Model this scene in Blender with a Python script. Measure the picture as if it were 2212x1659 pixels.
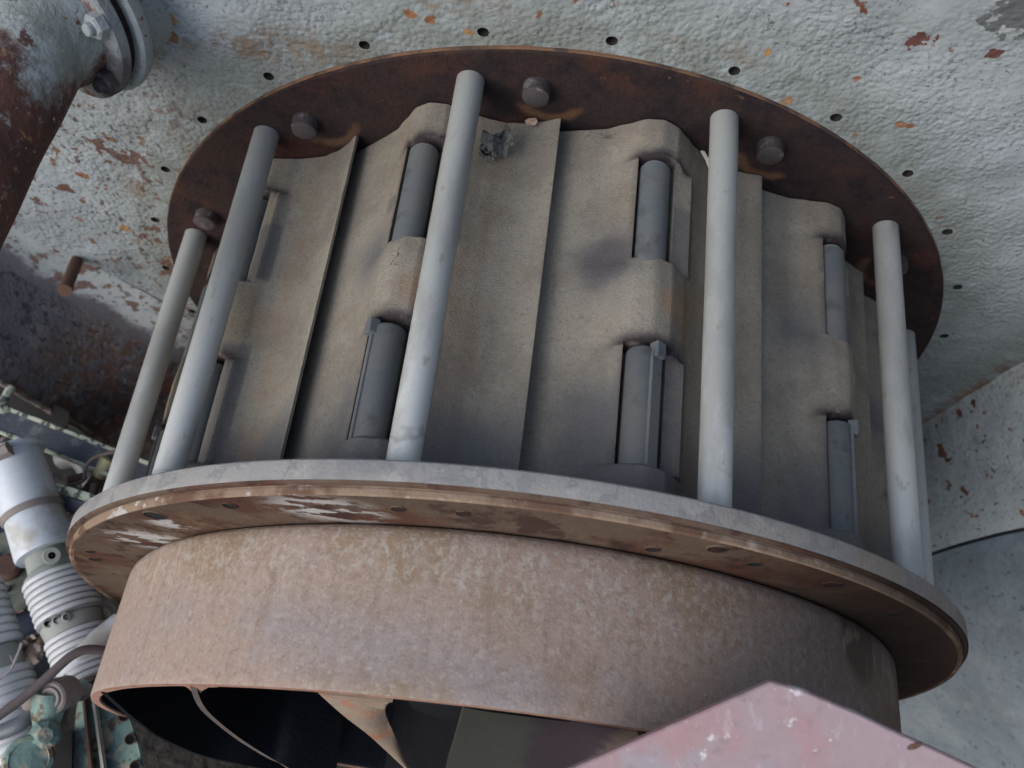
import bpy, bmesh, math, random
import numpy as np
from mathutils import Vector, Matrix, noise
random.seed(7)
R_ = math.radians
scene = bpy.context.scene
for o in list(bpy.data.objects): bpy.data.objects.remove(o)
COL = scene.collection

# ------------------------------------------------------------------ camera
CAM = Vector((0.05493, -0.49386, 2.35001))
ROT = Matrix(((0.99333774, -0.10567672, 0.04595635), (0.1151175, 0.89159949, -0.43789827), (0.00530123, 0.44027126, 0.89782466)))
FOC = 2105.4835; IW, IH = 2212.0, 1659.0
cam = bpy.data.objects.new('camera', bpy.data.cameras.new('camera')); COL.objects.link(cam)
cam.matrix_world = Matrix.Translation(CAM) @ ROT.to_4x4()
cam.data.sensor_width = 36.0; cam.data.lens = FOC / IW * 36.0
cam.data.clip_start = 0.02; cam.data.clip_end = 200
cam.data.dof.use_dof = True; cam.data.dof.focus_distance = 1.75; cam.data.dof.aperture_fstop = 3.2
scene.camera = cam

# ------------------------------------------------------------------ light
SUN_DIR = Vector((-0.62, -0.62, 0.62)).normalized()     # towards the light
el = math.asin(SUN_DIR.z); az = math.atan2(SUN_DIR.x, SUN_DIR.y)
w = bpy.data.worlds.new('World'); scene.world = w; w.use_nodes = True
nt = w.node_tree; nt.nodes.clear()
sky = nt.nodes.new('ShaderNodeTexSky'); sky.sky_type = 'NISHITA'; sky.sun_disc = False
sky.sun_elevation = el; sky.sun_rotation = az; sky.air_density = 1.0; sky.dust_density = 2.5; sky.ozone_density = 1.0
bg = nt.nodes.new('ShaderNodeBackground'); bg.inputs['Strength'].default_value = 0.12
wo = nt.nodes.new('ShaderNodeOutputWorld')
nt.links.new(sky.outputs[0], bg.inputs[0]); nt.links.new(bg.outputs[0], wo.inputs[0])
sun = bpy.data.objects.new('sun', bpy.data.lights.new('sun', 'SUN')); COL.objects.link(sun)
sun.data.energy = 0.75; sun.data.angle = R_(50); sun.data.color = (0.97, 0.98, 1.0)
sun.rotation_euler = SUN_DIR.to_track_quat('Z', 'Y').to_euler(); sun.location = SUN_DIR * 6
scene.view_settings.view_transform = 'Standard'; scene.view_settings.look = 'None'
scene.view_settings.exposure = 0.72; scene.view_settings.gamma = 1.0

# ------------------------------------------------------------------ pixel helpers (2212 x 1659 picture units -> a real point)
def ray(u, v): return ROT @ Vector(((u - IW/2)/FOC, -(v - IH/2)/FOC, -1.0))
def aty(u, v, y):
    d = ray(u, v); return CAM + d * ((y - CAM.y)/d.y)
def atz(u, v, z):
    d = ray(u, v); return CAM + d * ((z - CAM.z)/d.z)
def atd(u, v, dep): return CAM + ray(u, v) * dep
def pol(r, th, y=0.0):
    t = R_(th); return Vector((r*math.sin(t), y, r*math.cos(t)))

# ------------------------------------------------------------------ materials
def rgb(c): return (c[0], c[1], c[2], 1.0)
class MatB:
    def __init__(s, name, base, rough=0.85, metal=0.0, coords='world'):
        s.m = bpy.data.materials.new(name); s.m.use_nodes = True
        s.t = s.m.node_tree; s.b = s.t.nodes['Principled BSDF']
        s.b.inputs['Roughness'].default_value = rough; s.b.inputs['Metallic'].default_value = metal
        try: s.b.inputs['Specular IOR Level'].default_value = 0.35
        except Exception: pass
        if coords == 'world':
            g = s.t.nodes.new('ShaderNodeNewGeometry'); s.P = g.outputs['Position']
        else:
            g = s.t.nodes.new('ShaderNodeTexCoord'); s.P = g.outputs['Object']
        c = s.t.nodes.new('ShaderNodeRGB'); c.outputs[0].default_value = rgb(base); s.c = c.outputs[0]
        s.rough = None; s.nrm = None
    def N(s, typ, **kw):
        n = s.t.nodes.new(typ)
        for k, v in kw.items(): setattr(n, k, v)
        return n
    def L(s, a, b): s.t.links.new(a, b)
    def math(s, op, a, b=None, clamp=False):
        n = s.N('ShaderNodeMath', operation=op, use_clamp=clamp)
        for i, x in enumerate((a, b)):
            if x is None: continue
            if isinstance(x, (int, float)): n.inputs[i].default_value = x
            else: s.L(x, n.inputs[i])
        return n.outputs[0]
    def mapv(s, stretch=(1,1,1), off=(0,0,0), rot=(0,0,0)):
        n = s.N('ShaderNodeMapping'); s.L(s.P, n.inputs[0])
        n.inputs['Scale'].default_value = stretch; n.inputs['Location'].default_value = off; n.inputs['Rotation'].default_value = rot
        return n.outputs[0]
    def noise(s, scale, detail=4, stretch=(1,1,1), off=(0,0,0), rough=0.55, dist=0.0):
        n = s.N('ShaderNodeTexNoise'); s.L(s.mapv(stretch, off), n.inputs['Vector'])
        n.inputs['Scale'].default_value = scale; n.inputs['Detail'].default_value = detail
        n.inputs['Roughness'].default_value = rough; n.inputs['Distortion'].default_value = dist
        return n.outputs[0]
    def voro(s, scale, stretch=(1,1,1), feature='F1', rnd=1.0):
        n = s.N('ShaderNodeTexVoronoi', feature=feature); s.L(s.mapv(stretch), n.inputs['Vector'])
        n.inputs['Scale'].default_value = scale; n.inputs['Randomness'].default_value = rnd
        return n.outputs['Distance']
    def ramp(s, v, lo, hi):
        n = s.N('ShaderNodeMapRange', interpolation_type='SMOOTHSTEP'); s.L(v, n.inputs[0])
        n.inputs[1].default_value = lo; n.inputs[2].default_value = hi
        return n.outputs[0]
    def axis(s, a):
        n = s.N('ShaderNodeSeparateXYZ'); s.L(s.P, n.inputs[0]); return n.outputs['XYZ'.index(a)]
    def radius(s):
        n = s.N('ShaderNodeVectorMath', operation='MULTIPLY'); s.L(s.P, n.inputs[0]); n.inputs[1].default_value = (1, 0, 1)
        l = s.N('ShaderNodeVectorMath', operation='LENGTH'); s.L(n.outputs[0], l.inputs[0]); return l.outputs['Value']
    def dist(s, p, sc=(1,1,1)):
        n = s.N('ShaderNodeVectorMath', operation='SUBTRACT'); s.L(s.P, n.inputs[0]); n.inputs[1].default_value = p
        m = s.N('ShaderNodeVectorMath', operation='MULTIPLY'); s.L(n.outputs[0], m.inputs[0]); m.inputs[1].default_value = sc
        l = s.N('ShaderNodeVectorMath', operation='LENGTH'); s.L(m.outputs[0], l.inputs[0]); return l.outputs['Value']
    def attr(s, name):
        n = s.N('ShaderNodeAttribute', attribute_name=name); return n.outputs['Fac']
    def mix(s, mask, col, amt=1.0):
        n = s.N('ShaderNodeMix', data_type='RGBA', blend_type='MIX')
        f = mask if amt == 1.0 else s.math('MULTIPLY', mask, amt)
        s.L(f, n.inputs[0]); s.L(s.c, n.inputs[6]); n.inputs[7].default_value = rgb(col); s.c = n.outputs[2]
    def layer(s, col, scale, lo, hi, amt=1.0, detail=5, stretch=(1,1,1), off=(0,0,0), rough=0.6, dist=0.0, mask=None):
        v = s.ramp(s.noise(scale, detail, stretch, off, rough, dist), lo, hi)
        if mask is not None: v = s.math('MULTIPLY', v, mask)
        s.mix(v, col, amt); return v
    def bump(s, h, strength, dist):
        n = s.N('ShaderNodeBump'); n.inputs['Strength'].default_value = strength; n.inputs['Distance'].default_value = dist
        s.L(h, n.inputs['Height'])
        if s.nrm is not None: s.L(s.nrm, n.inputs['Normal'])
        s.nrm = n.outputs[0]
    def vary(s, scale, amt, detail=6, stretch=(1,1,1)):        # slight value mottling
        h = s.N('ShaderNodeHueSaturation'); s.L(s.c, h.inputs['Color'])
        v = s.math('ADD', s.math('MULTIPLY', s.noise(scale, detail, stretch, (3.1, 1.7, .4)), 2*amt), 1-amt)
        s.L(v, h.inputs['Value']); s.c = h.outputs[0]
    def done(s):
        s.L(s.c, s.b.inputs['Base Color'])
        if s.nrm is not None: s.L(s.nrm, s.b.inputs['Normal'])
        return s.m
M = {}
def simple(name, base, rough=.85, metal=0, var=.18, vs=30, bs=180, bd=.0012, layers=()):
    b = MatB(name, base, rough, metal)
    for l in layers: b.layer(*l[0], **(l[1] if len(l) > 1 else {}))
    b.vary(vs, var); b.bump(b.noise(bs, 4), .5, bd); M[name] = b.done(); return M[name]

# painted casting, orange-peel surface with rust flecks
OR, DR, YE_ = (.24, .11, .05), (.10, .035, .03), (.30, .18, .07)
PATCH = [(362, 48, .024, (.30, .17, .07)), (370, 75, .018, (.22, .12, .06)), (885, 34, .010, OR), (932, 48, .011, (.20, .08, .04)), (1010, 70, .009, YE_), (1985, 80, .020, DR), (2150, 108, .017, DR),
         (1655, 113, .011, YE_), (1697, 12, .011, (.2, .07, .04)), (1745, 45, .006, DR), (1850, 172, .009, (.28, .12, .06)), (1945, 270, .008, (.28, .14, .08)), (1965, 272, .007, (.22, .09, .05)), (1700, 222, .010, (.26, .15, .08)),
         (270, 497, .013, (.30, .17, .07)), (178, 375, .012, (.24, .10, .05)), (300, 130, .010, (.2, .12, .07)), (140, 405, .016, (.12, .06, .04)), (240, 300, .010, (.2, .12, .06)), (2190, 15, .05, (.10, .11, .12))]
def casing_mat(name, base, rust=1.0, lump=1.0, grime_shade=True, streak=False, patches=False):
    b = MatB(name, base, .62)
    st = (1, 1, 1)
    b.mix(b.ramp(b.noise(5, 4), .42, .72), tuple(x*.72 for x in base), .6)
    b.mix(b.ramp(b.noise(9, 4, off=(4, 2, 1)), .5, .7), tuple(min(.6, x*1.22) for x in base), .35)
    if rust < -1:
        b.layer((.05, .06, .07), 42, .60, .66, .8, 4, off=(3, 3, 1)); b.layer((.17, .20, .22), 7, .5, .65, .5, 5, off=(1, 3, 1))
    if grime_shade:
        rr = b.radius()
        near = b.ramp(rr, 1.24, 1.02)
        b.mix(b.math('MULTIPLY', near, b.ramp(b.noise(14, 6), .2, .55)), (.165, .185, .165), .8)  # greenish grime by the ring, widened to carry its soft shade
        band = b.math('MULTIPLY', b.ramp(rr, 1.06, 1.085), b.ramp(rr, 1.15, 1.10))
        b.mix(b.math('MULTIPLY', band, b.ramp(b.noise(7, 6, off=(1.3, 0, .2)), .54, .66)), (.20, .15, .11), .6)
    if patches:
        ra_, rb_ = aty(2212, 780, .8371), aty(2000, 915, .8371); n_ = Vector((rb_.z-ra_.z, 0, -(rb_.x-ra_.x))).normalized()
        if n_.dot(Vector((1, 0, -1))) < 0: n_ = -n_
        dn = b.N('ShaderNodeVectorMath', operation='DOT_PRODUCT'); b.L(b.P, dn.inputs[0]); dn.inputs[1].default_value = tuple(n_)
        e_ = ra_.dot(n_)
        b.mix(b.math('MULTIPLY', b.ramp(dn.outputs['Value'], e_ - .26, e_ - .02), b.ramp(b.noise(12, 6, off=(6, 6, 6)), .15, .55)), (.13, .15, .135), .8)  # darker towards the right crease, shading put into the paint colour
        b.mix(b.math('MULTIPLY', b.ramp(dn.outputs['Value'], e_ - .05, e_ + .0), b.ramp(b.noise(20, 6, off=(6, 2, 6)), .42, .55)), (.13, .07, .045), .85)
    # pits between the lumps, dark
    pit = b.ramp(b.noise(120, 4, rough=.6, dist=.4), .43, .33)
    b.mix(b.math('MULTIPLY', pit, b.ramp(b.noise(8, 3, off=(7, 7, 7)), .30, .6)), (.07, .085, .09), .8)
    # rust patches, one dark grey corner patch, then flecks of three sizes
    if patches:
        for (u, v, rad, col) in PATCH:
            c_ = aty(u, v, .846)
            dd = b.math('ADD', b.dist(tuple(c_)), b.math('MULTIPLY', b.math('SUBTRACT', b.noise(38, 4, off=(u*.01, 0, 0)), .5), rad*3.2))
            b.mix(b.ramp(dd, rad*1.05, rad*.90), col, .95)
        for (u, v, sx, sz, rx) in ((560, 95, .22, 1.0, .05), (980, 12, .3, 1.0, .03), (330, 115, .5, 1.0, .035), (420, 330, 1, .6, .03), (600, 110, .3, 1, .03)):
            c_ = aty(u, v, .846)
            b.mix(b.math('MULTIPLY', b.ramp(b.dist(tuple(c_), (sx, 1, sz)), rx*1.4, rx*.3), b.ramp(b.noise(24, 5), .42, .62)), (.19, .145, .105), .8)
    for sc, lo, hi, off, col in ((13, .69, .71, (1, 2, 3), (.14, .06, .04)), (31, .70, .72, (5, 1, 8), (.20, .09, .045)), (24, .715, .73, (9, 4, 2), (.085, .03, .03))):
        b.layer(col, sc, lo - .03*(rust-1), hi - .03*(rust-1), 1, 5, off=off, rough=.5)
    if grime_shade:
        lf = b.ramp(b.axis('X'), -.62, -1.0)
        for sc, off, col in ((17, (2, 2, 9), (.13, .06, .045)), (34, (6, 1, 3), (.20, .10, .05)), (55, (1, 7, 3), (.08, .05, .045))):
            b.layer(tuple(x*.8 for x in col), sc, .60, .63, .9, 6, off=off, rough=.65, mask=lf, stretch=(1, 1, .7))
    vv = b.N('ShaderNodeTexVoronoi', feature='SMOOTH_F1'); b.L(b.mapv(), vv.inputs['Vector']); vv.inputs['Scale'].default_value = 82; vv.inputs['Smoothness'].default_value = .35
    h = b.math('ADD', b.math('MULTIPLY', vv.outputs['Distance'], -1.1), b.math('MULTIPLY', b.noise(170, 4, rough=.6), .8))
    h = b.math('MULTIPLY', h, b.math('ADD', b.math('MULTIPLY', b.ramp(b.noise(6, 5, off=(3, 9, 4)), .38, .6), .7), b.math('MULTIPLY', b.ramp(b.radius(), 1.4, 1.08), .6)))
    b.bump(h, .45*lump, .009)
    b.bump(b.noise(11, 3), .5, .03)
    M[name] = b.done()
casing_mat('casing_paint', (.305, .345, .372), rust=.4, patches=True)
casing_mat('nozzle_paint', (.27, .30, .305), lump=.22, grime_shade=False)
casing_mat('casing_paint_rusty', (.33, .365, .37), rust=2.6, lump=.6, grime_shade=False)
CORNER = True
b = MatB('casing_bare_purple', (.105, .103, .122), .7)
b.layer((.16, .155, .165), 7, .45, .62, .8, 6); b.layer((.035, .03, .035), 40, .52, .62, .8, 5)
lo_ = b.ramp(b.math('ADD', b.axis('Z'), b.math('MULTIPLY', b.noise(5, 4), .5)), .25, -.05)
b.layer((.115, .075, .06), 22, .42, .56, .95, 7, mask=lo_); b.layer((.20, .06, .035), 9, .56, .66, .9, 8, off=(3, 3, 1), mask=lo_)
b.layer((.22, .20, .19), 48, .56, .66, .8, 5, off=(3, 8, 1), mask=lo_)
b.bump(b.noise(90, 5), .8, .006); b.bump(b.noise(14, 3), .4, .02); M['casing_bare_purple'] = b.done()
b = MatB('casing_corner', (.36, .40, .42), .7)
b.layer((.25, .28, .29), 6, .45, .6, .7, 6); b.layer((.13, .07, .05), 22, .53, .58, .9, 6, off=(3, 3, 3), stretch=(1, .5, 1)); b.layer((.06, .06, .065), 45, .58, .64, .8, 5, stretch=(1, .4, 1))
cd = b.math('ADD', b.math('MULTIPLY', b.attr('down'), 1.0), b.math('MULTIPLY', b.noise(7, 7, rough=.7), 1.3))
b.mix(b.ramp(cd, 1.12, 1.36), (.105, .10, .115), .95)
b.bump(b.noise(70, 4), .5, .006); M['casing_corner'] = b.done()
casing_mat('casing_bluegrey', (.125, .155, .18), rust=-3, lump=.5, grime_shade=False)

b = MatB('rust_dark', (.034, .024, .023), .9)
b.layer((.060, .029, .023), 7, .5, .66, .8, 6); b.layer((.020, .017, .020), 12, .48, .62, .8, 6, off=(2, 5, 1))
b.layer((.20, .10, .055), 34, .66, .74, .7, 6, off=(1, 8, 2))
for a_ in (-63.5, -32.5, -1.0, 29, 61):
    d_ = b.dist(tuple(pol(.905, a_, .8371)))
    b.mix(b.math('MULTIPLY', b.math('MULTIPLY', b.ramp(d_, .045, .06), b.ramp(d_, .082, .066)), b.math('MULTIPLY', b.ramp(b.radius(), .885, .865), b.ramp(b.noise(16, 5), .25, .5))), (.125, .070, .042), .85)
b.vary(90, .35)
b.bump(b.noise(140, 5), .7, .004); M['rust_dark'] = b.done()
b = MatB('rust_orange', (.15, .085, .05), .9)
b.layer((.05, .035, .03), 18, .45, .6, .9, 6); b.bump(b.noise(120, 5), .7, .004); M['rust_orange'] = b.done()
b = MatB('bolt_iron', (.055, .047, .048), .8)
b.layer((.15, .14, .15), 60, .55, .66, .7, 4); b.bump(b.noise(160, 4), .7, .003); M['bolt_iron'] = b.done()

# pale dusty steel of the stay rods
b = MatB('rod_steel', (.32, .34, .335), .45, .12)
low = b.ramp(b.axis('Y'), .50, .10)
b.mix(low, (.55, .58, .575), .8)  # lower rods painted brighter, a sky highlight put into the base colour
b.layer((.23, .235, .225), 9, .46, .62, .55, 7, stretch=(1, .35, 1)); b.layer((.20, .18, .15), 40, .62, .70, .5, 6, stretch=(1, .5, 1))
rim = b.math('SUBTRACT', b.math('ADD', b.axis('Y'), b.math('MULTIPLY', b.noise(6.5, 3), .30)), .225)
rim = b.ramp(b.math('ABSOLUTE', rim), .006, .001)
b.mix(b.math('MULTIPLY', b.math('MULTIPLY', rim, low), b.ramp(b.noise(5, 2, off=(5, 5, 5)), .42, .6)), (.22, .22, .23), .5)
b.layer((.60, .60, .58), 120, .76, .80, .5, 2); b.vary(240, .10, 3)
b.bump(b.noise(400, 3), .25, .001); M['rod_steel'] = b.done()

# guide vanes: grey-buff dust over rust, with oil-dark stains stored per vertex
b = MatB('vane_dust', (.262, .242, .202), .93)
b.layer((.185, .168, .142), 6, .42, .62, .7, 6); b.layer((.27, .258, .23), 48, .48, .66, .5, 7, off=(4, 4, 1), rough=.7); b.layer((.15, .138, .118), 95, .54, .68, .4, 5, off=(8, 4, 1))
b.layer((.225, .175, .13), 9, .58, .70, .3, 6, off=(8, 1, 5))
b.mix(b.math('MULTIPLY', b.attr('blue'), b.ramp(b.noise(9, 5), .10, .42)), (.118, .120, .130), .85)
b.mix(b.math('MULTIPLY', b.attr('rust'), b.ramp(b.noise(12, 5, off=(1, 1, 9)), .3, .6)), (.23, .155, .10), .55)
b.mix(b.math('MULTIPLY', b.attr('stain'), b.ramp(b.noise(30, 4, off=(1, 5, 9)), .2, .5)), (.040, .032, .038), .93)
for (r_, t_, y_, rad_, col_, am_) in ((.872, 7.3, .515, .085, (.088, .082, .090), .85), (.875, 7.0, .20, .10, (.115, .115, .125), .7), (.89, 15.8, .425, .055, (.30, .205, .135), .8), (.89, -14.0, .41, .05, (.25, .18, .125), .6), (.865, -20.5, .62, .03, (.12, .115, .12), .7), (.845, -8, .10, .12, (.13, .135, .145), .7)):
    d_ = b.math('ADD', b.dist(tuple(pol(r_, t_, y_))), b.math('MULTIPLY', b.math('SUBTRACT', b.noise(11, 4, off=(t_, 0, 1)), .5), rad_*1.2))
    b.mix(b.ramp(d_, rad_, rad_*.35), col_, am_)
b.layer((.12, .11, .095), 110, .60, .70, .5, 4); b.vary(150, .22, 4)
b.bump(b.noise(240, 4, rough=.6), .7, .003); M['vane_dust'] = b.done()
b = MatB('pin_steel', (.115, .130, .142), .6, .1)
b.layer((.15, .15, .145), 8, .45, .65, .7, 4); b.layer((.06, .065, .07), 20, .55, .7, .6, 5); b.vary(100, .12)
b.bump(b.noise(300, 3), .2, .001); M['pin_steel'] = b.done()
simple('pin_end', (.30, .31, .31), .6)

# lower ring: blue-grey dusty rim, rusty face
b = MatB('ring_rim', (.255, .255, .25), .9)
b.layer((.18, .185, .195), 5, .46, .6, .8, 5); b.mix(b.ramp(b.math('ABSOLUTE', b.math('SUBTRACT', b.noise(7, 6, off=(3, 3, 3)), .5)), .02, .008), (.17, .175, .185), .6); b.layer((.31, .31, .30), 14, .55, .62, .7, 5, off=(3, 1, 1))
b.mix(b.math('MULTIPLY', b.ramp(b.axis('X'), .15, .7), b.ramp(b.noise(7, 5), .35, .6)), (.22, .19, .155), .8)
b.vary(150, .12, 4); b.bump(b.noise(190, 4), .5, .003); M['ring_rim'] = b.done()
b = MatB('ring_lip', (.25, .185, .135), .85)
b.layer((.12, .07, .05), 9, .46, .60, .9, 6); b.layer((.42, .38, .33), 30, .55, .7, .6, 5)
b.mix(b.math('MULTIPLY', b.ramp(b.dist((-.55, -.02, .80)), .32, .12), b.ramp(b.noise(30, 6), .54, .58)), (.42, .42, .41), .85)
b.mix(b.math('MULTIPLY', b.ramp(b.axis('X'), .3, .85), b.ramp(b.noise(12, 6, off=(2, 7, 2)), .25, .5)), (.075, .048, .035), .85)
b.bump(b.noise(150, 5), .6, .003); M['ring_lip'] = b.done()
b = MatB('ring_face', (.112, .082, .064), .95)
b.layer((.085, .042, .031), 6, .46, .58, .9, 6, stretch=(.6, 1, 1.2)); b.layer((.165, .128, .088), 6, .54, .66, .6, 6, off=(7, 2, 3))
b.layer((.050, .030, .027), 11, .53, .62, .85, 7, off=(1, 6, 3))
for p, rr in (((-.68, -.027, .55), .13), ((-.29, -.027, .87), .13), ((-.60, -.027, .68), .06)):
    b.mix(b.math('MULTIPLY', b.ramp(b.dist(p, (1, 1, 1.6)), rr, rr*.35), b.ramp(b.noise(30, 6, stretch=(.6, 1, 1.6)), .47, .52)), (.40, .40, .40), .95)
b.mix(b.math('MULTIPLY', b.ramp(b.axis('X'), .25, .75), b.ramp(b.noise(6, 5, off=(2, 7, 2)), .10, .42)), (.030, .022, .018), .92)  # dark grime on the right, deepened to stand in for missing shade
b.vary(60, .2); b.bump(b.noise(130, 5), .6, .003); M['ring_face'] = b.done()

# runner band: pinkish-buff rust bloom
b = MatB('band_rust', (.335, .258, .215), .92)
lowb = b.ramp(b.math('ADD', b.axis('Y'), b.math('MULTIPLY', b.noise(3, 4, off=(1, 1, 4)), .20)), -.02, -.14)
b.layer((.275, .25, .25), 3.2, .36, .56, .8, 5, off=(.2, .4, 2), mask=lowb); b.layer((.26, .19, .12), 3.0, .46, .62, .8, 5, off=(6, 2, 1))
up = b.ramp(b.math('ADD', b.math('ADD', b.axis('Y'), b.math('MULTIPLY', b.ramp(b.axis('X'), -.3, .8), .12)), b.math('MULTIPLY', b.noise(4, 4), .18)), -.08, .03)
b.mix(b.math('MULTIPLY', up, b.ramp(b.noise(75, 5, stretch=(1, .8, 1), rough=.7), .47, .64)), (.42, .40, .36), .7)
b.layer((.20, .145, .115), 80, .47, .66, .5, 7, off=(2, 1, 7), rough=.7); b.layer((.40, .35, .30), 95, .50, .66, .6, 5, off=(2, 9, 7), rough=.7)
b.mix(b.math('MULTIPLY', b.ramp(b.dist((.64, -.06, .565), (1, .9, 1)), .085, .055), b.ramp(b.noise(20, 5), .36, .46)), (.085, .060, .055), .9)
right = b.ramp(b.axis('X'), .2, .85); b.mix(b.math('MULTIPLY', right, b.ramp(b.noise(5, 5, off=(2, 2, 2)), .2, .5)), (.135, .102, .075), .85)  # browner right side, also darkened to carry the shade there
b.layer((.20, .15, .125), 30, .52, .66, .28, 6, stretch=(1, .18, 1), off=(3, 3, 1)); b.layer((.36, .32, .30), 36, .54, .68, .28, 6, stretch=(1, .2, 1), off=(8, 3, 1))
b.layer((.62, .58, .52), 110, .735, .76, .9, 3, off=(3, 2, 7)); b.vary(170, .14, 4)
b.bump(b.noise(200, 4), .4, .0025); M['band_rust'] = b.done()
b = MatB('band_edge', (.32, .19, .145), .9); b.layer((.20, .11, .08), 20, .5, .65, .7, 5); b.vary(90, .2); b.bump(b.noise(170, 5), .5, .003); M['band_edge'] = b.done()
simple('blade_dark', (.013, .014, .018), .6, .0, .25, 20, 120, .003)
b = MatB('blade_beige', (.28, .22, .165), .85)
b.layer((.33, .14, .08), 12, .50, .62, .8, 5); b.layer((.22, .20, .17), 20, .45, .6, .6, 5, off=(3, 3, 3)); b.vary(120, .2); b.bump(b.noise(170, 5), .5, .003); M['blade_beige'] = b.done()
b = MatB('blade_shade', (.058, .061, .056), .85)
b.mix(b.ramp(b.math('ADD', b.axis('X'), b.math('MULTIPLY', b.noise(9, 4), .06)), .085, .125), (.048, .038, .048), 1)
b.mix(b.ramp(b.math('ADD', b.axis('X'), b.math('MULTIPLY', b.noise(14, 4), .04)), .22, .25), (.13, .10, .085), .8)
b.vary(60, .25); b.bump(b.noise(150, 4), .5, .003); M['blade_shade'] = b.done()
for k_ in ('blade_dark', 'blade_shade', 'black_void', 'ring_face', 'ring_lip', 'band_rust', 'vane_dust', 'rust_dark'):
    if k_ in M: M[k_].node_tree.nodes['Principled BSDF'].inputs['Specular IOR Level'].default_value = .06
simple('blade_edge', (.10, .085, .08), .8, 0, .3, 40, 140, .003)
simple('blade_greygreen', (.085, .088, .080), .8, 0, .25, 40, 140, .003)
simple('blade_purple', (.055, .045, .055), .8, 0, .25, 20, 140, .003, layers=[(((.11, .11, .12), 9, .5, .65, .7),)])
# foreground pink plate
b = MatB('pink_paint', (.30, .235, .255), .75)
b.layer((.33, .20, .21), 5, .45, .6, .7, 5); b.layer((.28, .265, .29), 6, .52, .62, .85, 6, off=(5, 5, 1)); b.layer((.23, .175, .18), 40, .55, .7, .6, 6, off=(5, 9, 1))
b.layer((.54, .51, .54), 18, .62, .65, .85, 7, off=(1, 3, 1)); b.layer((.42, .38, .40), 60, .60, .66, .35, 4, off=(6, 3, 1), stretch=(1, .15, 1)); b.layer((.20, .15, .14), 28, .66, .69, .8, 6, off=(2, 8, 1)); b.layer((.58, .55, .57), 60, .70, .73, .8, 4, off=(8, 3, 1)); b.vary(60, .08)
b.bump(b.noise(120, 3), .35, .002); M['pink_paint'] = b.done()
simple('pink_edge', (.38, .27, .27), .8)
# rusty pipe
b = MatB('pipe_paint', (.36, .40, .40), .65)
tt = b.ramp(b.math('ADD', b.dist(tuple(aty(120, 40, .70))), b.math('MULTIPLY', b.noise(11, 7, rough=.7), .40)), .27, .36)
b.layer((.17, .19, .17), 8, .42, .62, .7, 5)
b.mix(b.math('MULTIPLY', tt, b.ramp(b.noise(26, 7, rough=.7), .34, .44)), (.105, .045, .035), 1)
b.layer((.055, .028, .026), 12, .45, .6, .8, 6, mask=tt); b.layer((.28, .15, .07), 40, .60, .68, .8, 5, mask=tt)
b.layer((.10, .04, .035), 22, .62, .65, .95, 6, off=(4, 4, 4)); b.layer((.50, .47, .42), 60, .66, .70, .7, 4, off=(4, 1, 4))
b.bump(b.noise(80, 4), .6, .008); M['pipe_paint'] = b.done()
simple('flange_paint', (.20, .215, .225), .8, 0, .3, 12, 90, .008, layers=[(((.10, .085, .09), 12, .45, .58, .85),), (((.13, .06, .045), 30, .58, .64, .85),)])
simple('nut_paint', (.29, .32, .33), .8, 0, .3, 60, 150, .004)
simple('navy_iron', (.045, .052, .068), .6, .1, .3, 25, 120, .004, layers=[(((.13, .15, .16), 14, .55, .65, .7),)])
b = MatB('flaking_cream', (.34, .38, .31), .8); b.layer((.04, .05, .05), 34, .50, .55, .95, 6); b.bump(b.noise(90, 4), .6, .004); M['flaking_cream'] = b.done()
simple('edge_rust_cream', (.22, .19, .17), .85, 0, .3, 60, 120, .004, layers=[(((.13, .07, .05), 34, .48, .58, .9),), (((.42, .42, .40), 50, .6, .66, .8),)])
simple('box_wood', (.155, .135, .11), .8, 0, .25, 14)
simple('dull_steel', (.13, .145, .16), .5, .3, .3, 10)
simple('yellow_cap', (.30, .29, .17), .5)
simple('rust_brown', (.10, .055, .042), .85, 0, .3, 30)
b = MatB('aluminium', (.50, .55, .60), .55, .1); b.layer((.33, .30, .24), 9, .50, .66, .75, 5); b.vary(50, .12); b.bump(b.noise(200, 3), .2, .001); M['aluminium'] = b.done()
simple('porcelain', (.50, .52, .54), .35, .0, .10, 30, 100, .001)
simple('collar_zinc', (.26, .28, .26), .7, .1, .2, 20)
simple('groove_dark', (.12, .13, .14), .8)
simple('pulley_green', (.15, .17, .14), .8, 0, .3, 25, 120, .004)
simple('blue_rubber', (.025, .032, .055), .5)
b = MatB('green_paint', (.19, .29, .25), .7)
b.layer((.09, .15, .14), 8, .5, .62, .8, 6); b.layer((.36, .32, .23), 16, .52, .60, .9, 7, off=(4, 1, 1)); b.layer((.14, .09, .06), 30, .57, .62, .85, 6, off=(9, 1, 1)); b.layer((.09, .06, .04), 22, .62, .66, .9, 5)
b.vary(30, .2); b.bump(b.noise(90, 4), .5, .004); M['green_paint'] = b.done()
simple('green_cream', (.33, .31, .26), .8, 0, .25, 25)
simple('fitting_grey', (.21, .185, .175), .7, .1, .25, 30)
simple('cable_brown', (.105, .085, .085), .7)
simple('hole_dirt', (.022, .020, .017), .95)
simple('black_void', (.008, .008, .009), .9)
simple('twig_bark', (.20, .19, .19), .9)
simple('dry_leaf', (.42, .31, .24), .8, 0, .2, 60)
simple('grey_leaf', (.13, .135, .13), .9, 0, .4, 60, 200, .004)
simple('straw', (.45, .44, .38), .7)
b = MatB('soil', (.022, .019, .016), .95); b.layer((.045, .038, .03), 14, .45, .6, .8, 7); b.bump(b.noise(30, 8), 1, .04); M['soil'] = b.done()
b = MatB('litter', (.16, .12, .09), .85); 
oi = b.N('ShaderNodeNewGeometry'); cr = b.N('ShaderNodeValToRGB'); b.L(oi.outputs['Random Per Island'], cr.inputs[0])
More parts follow.
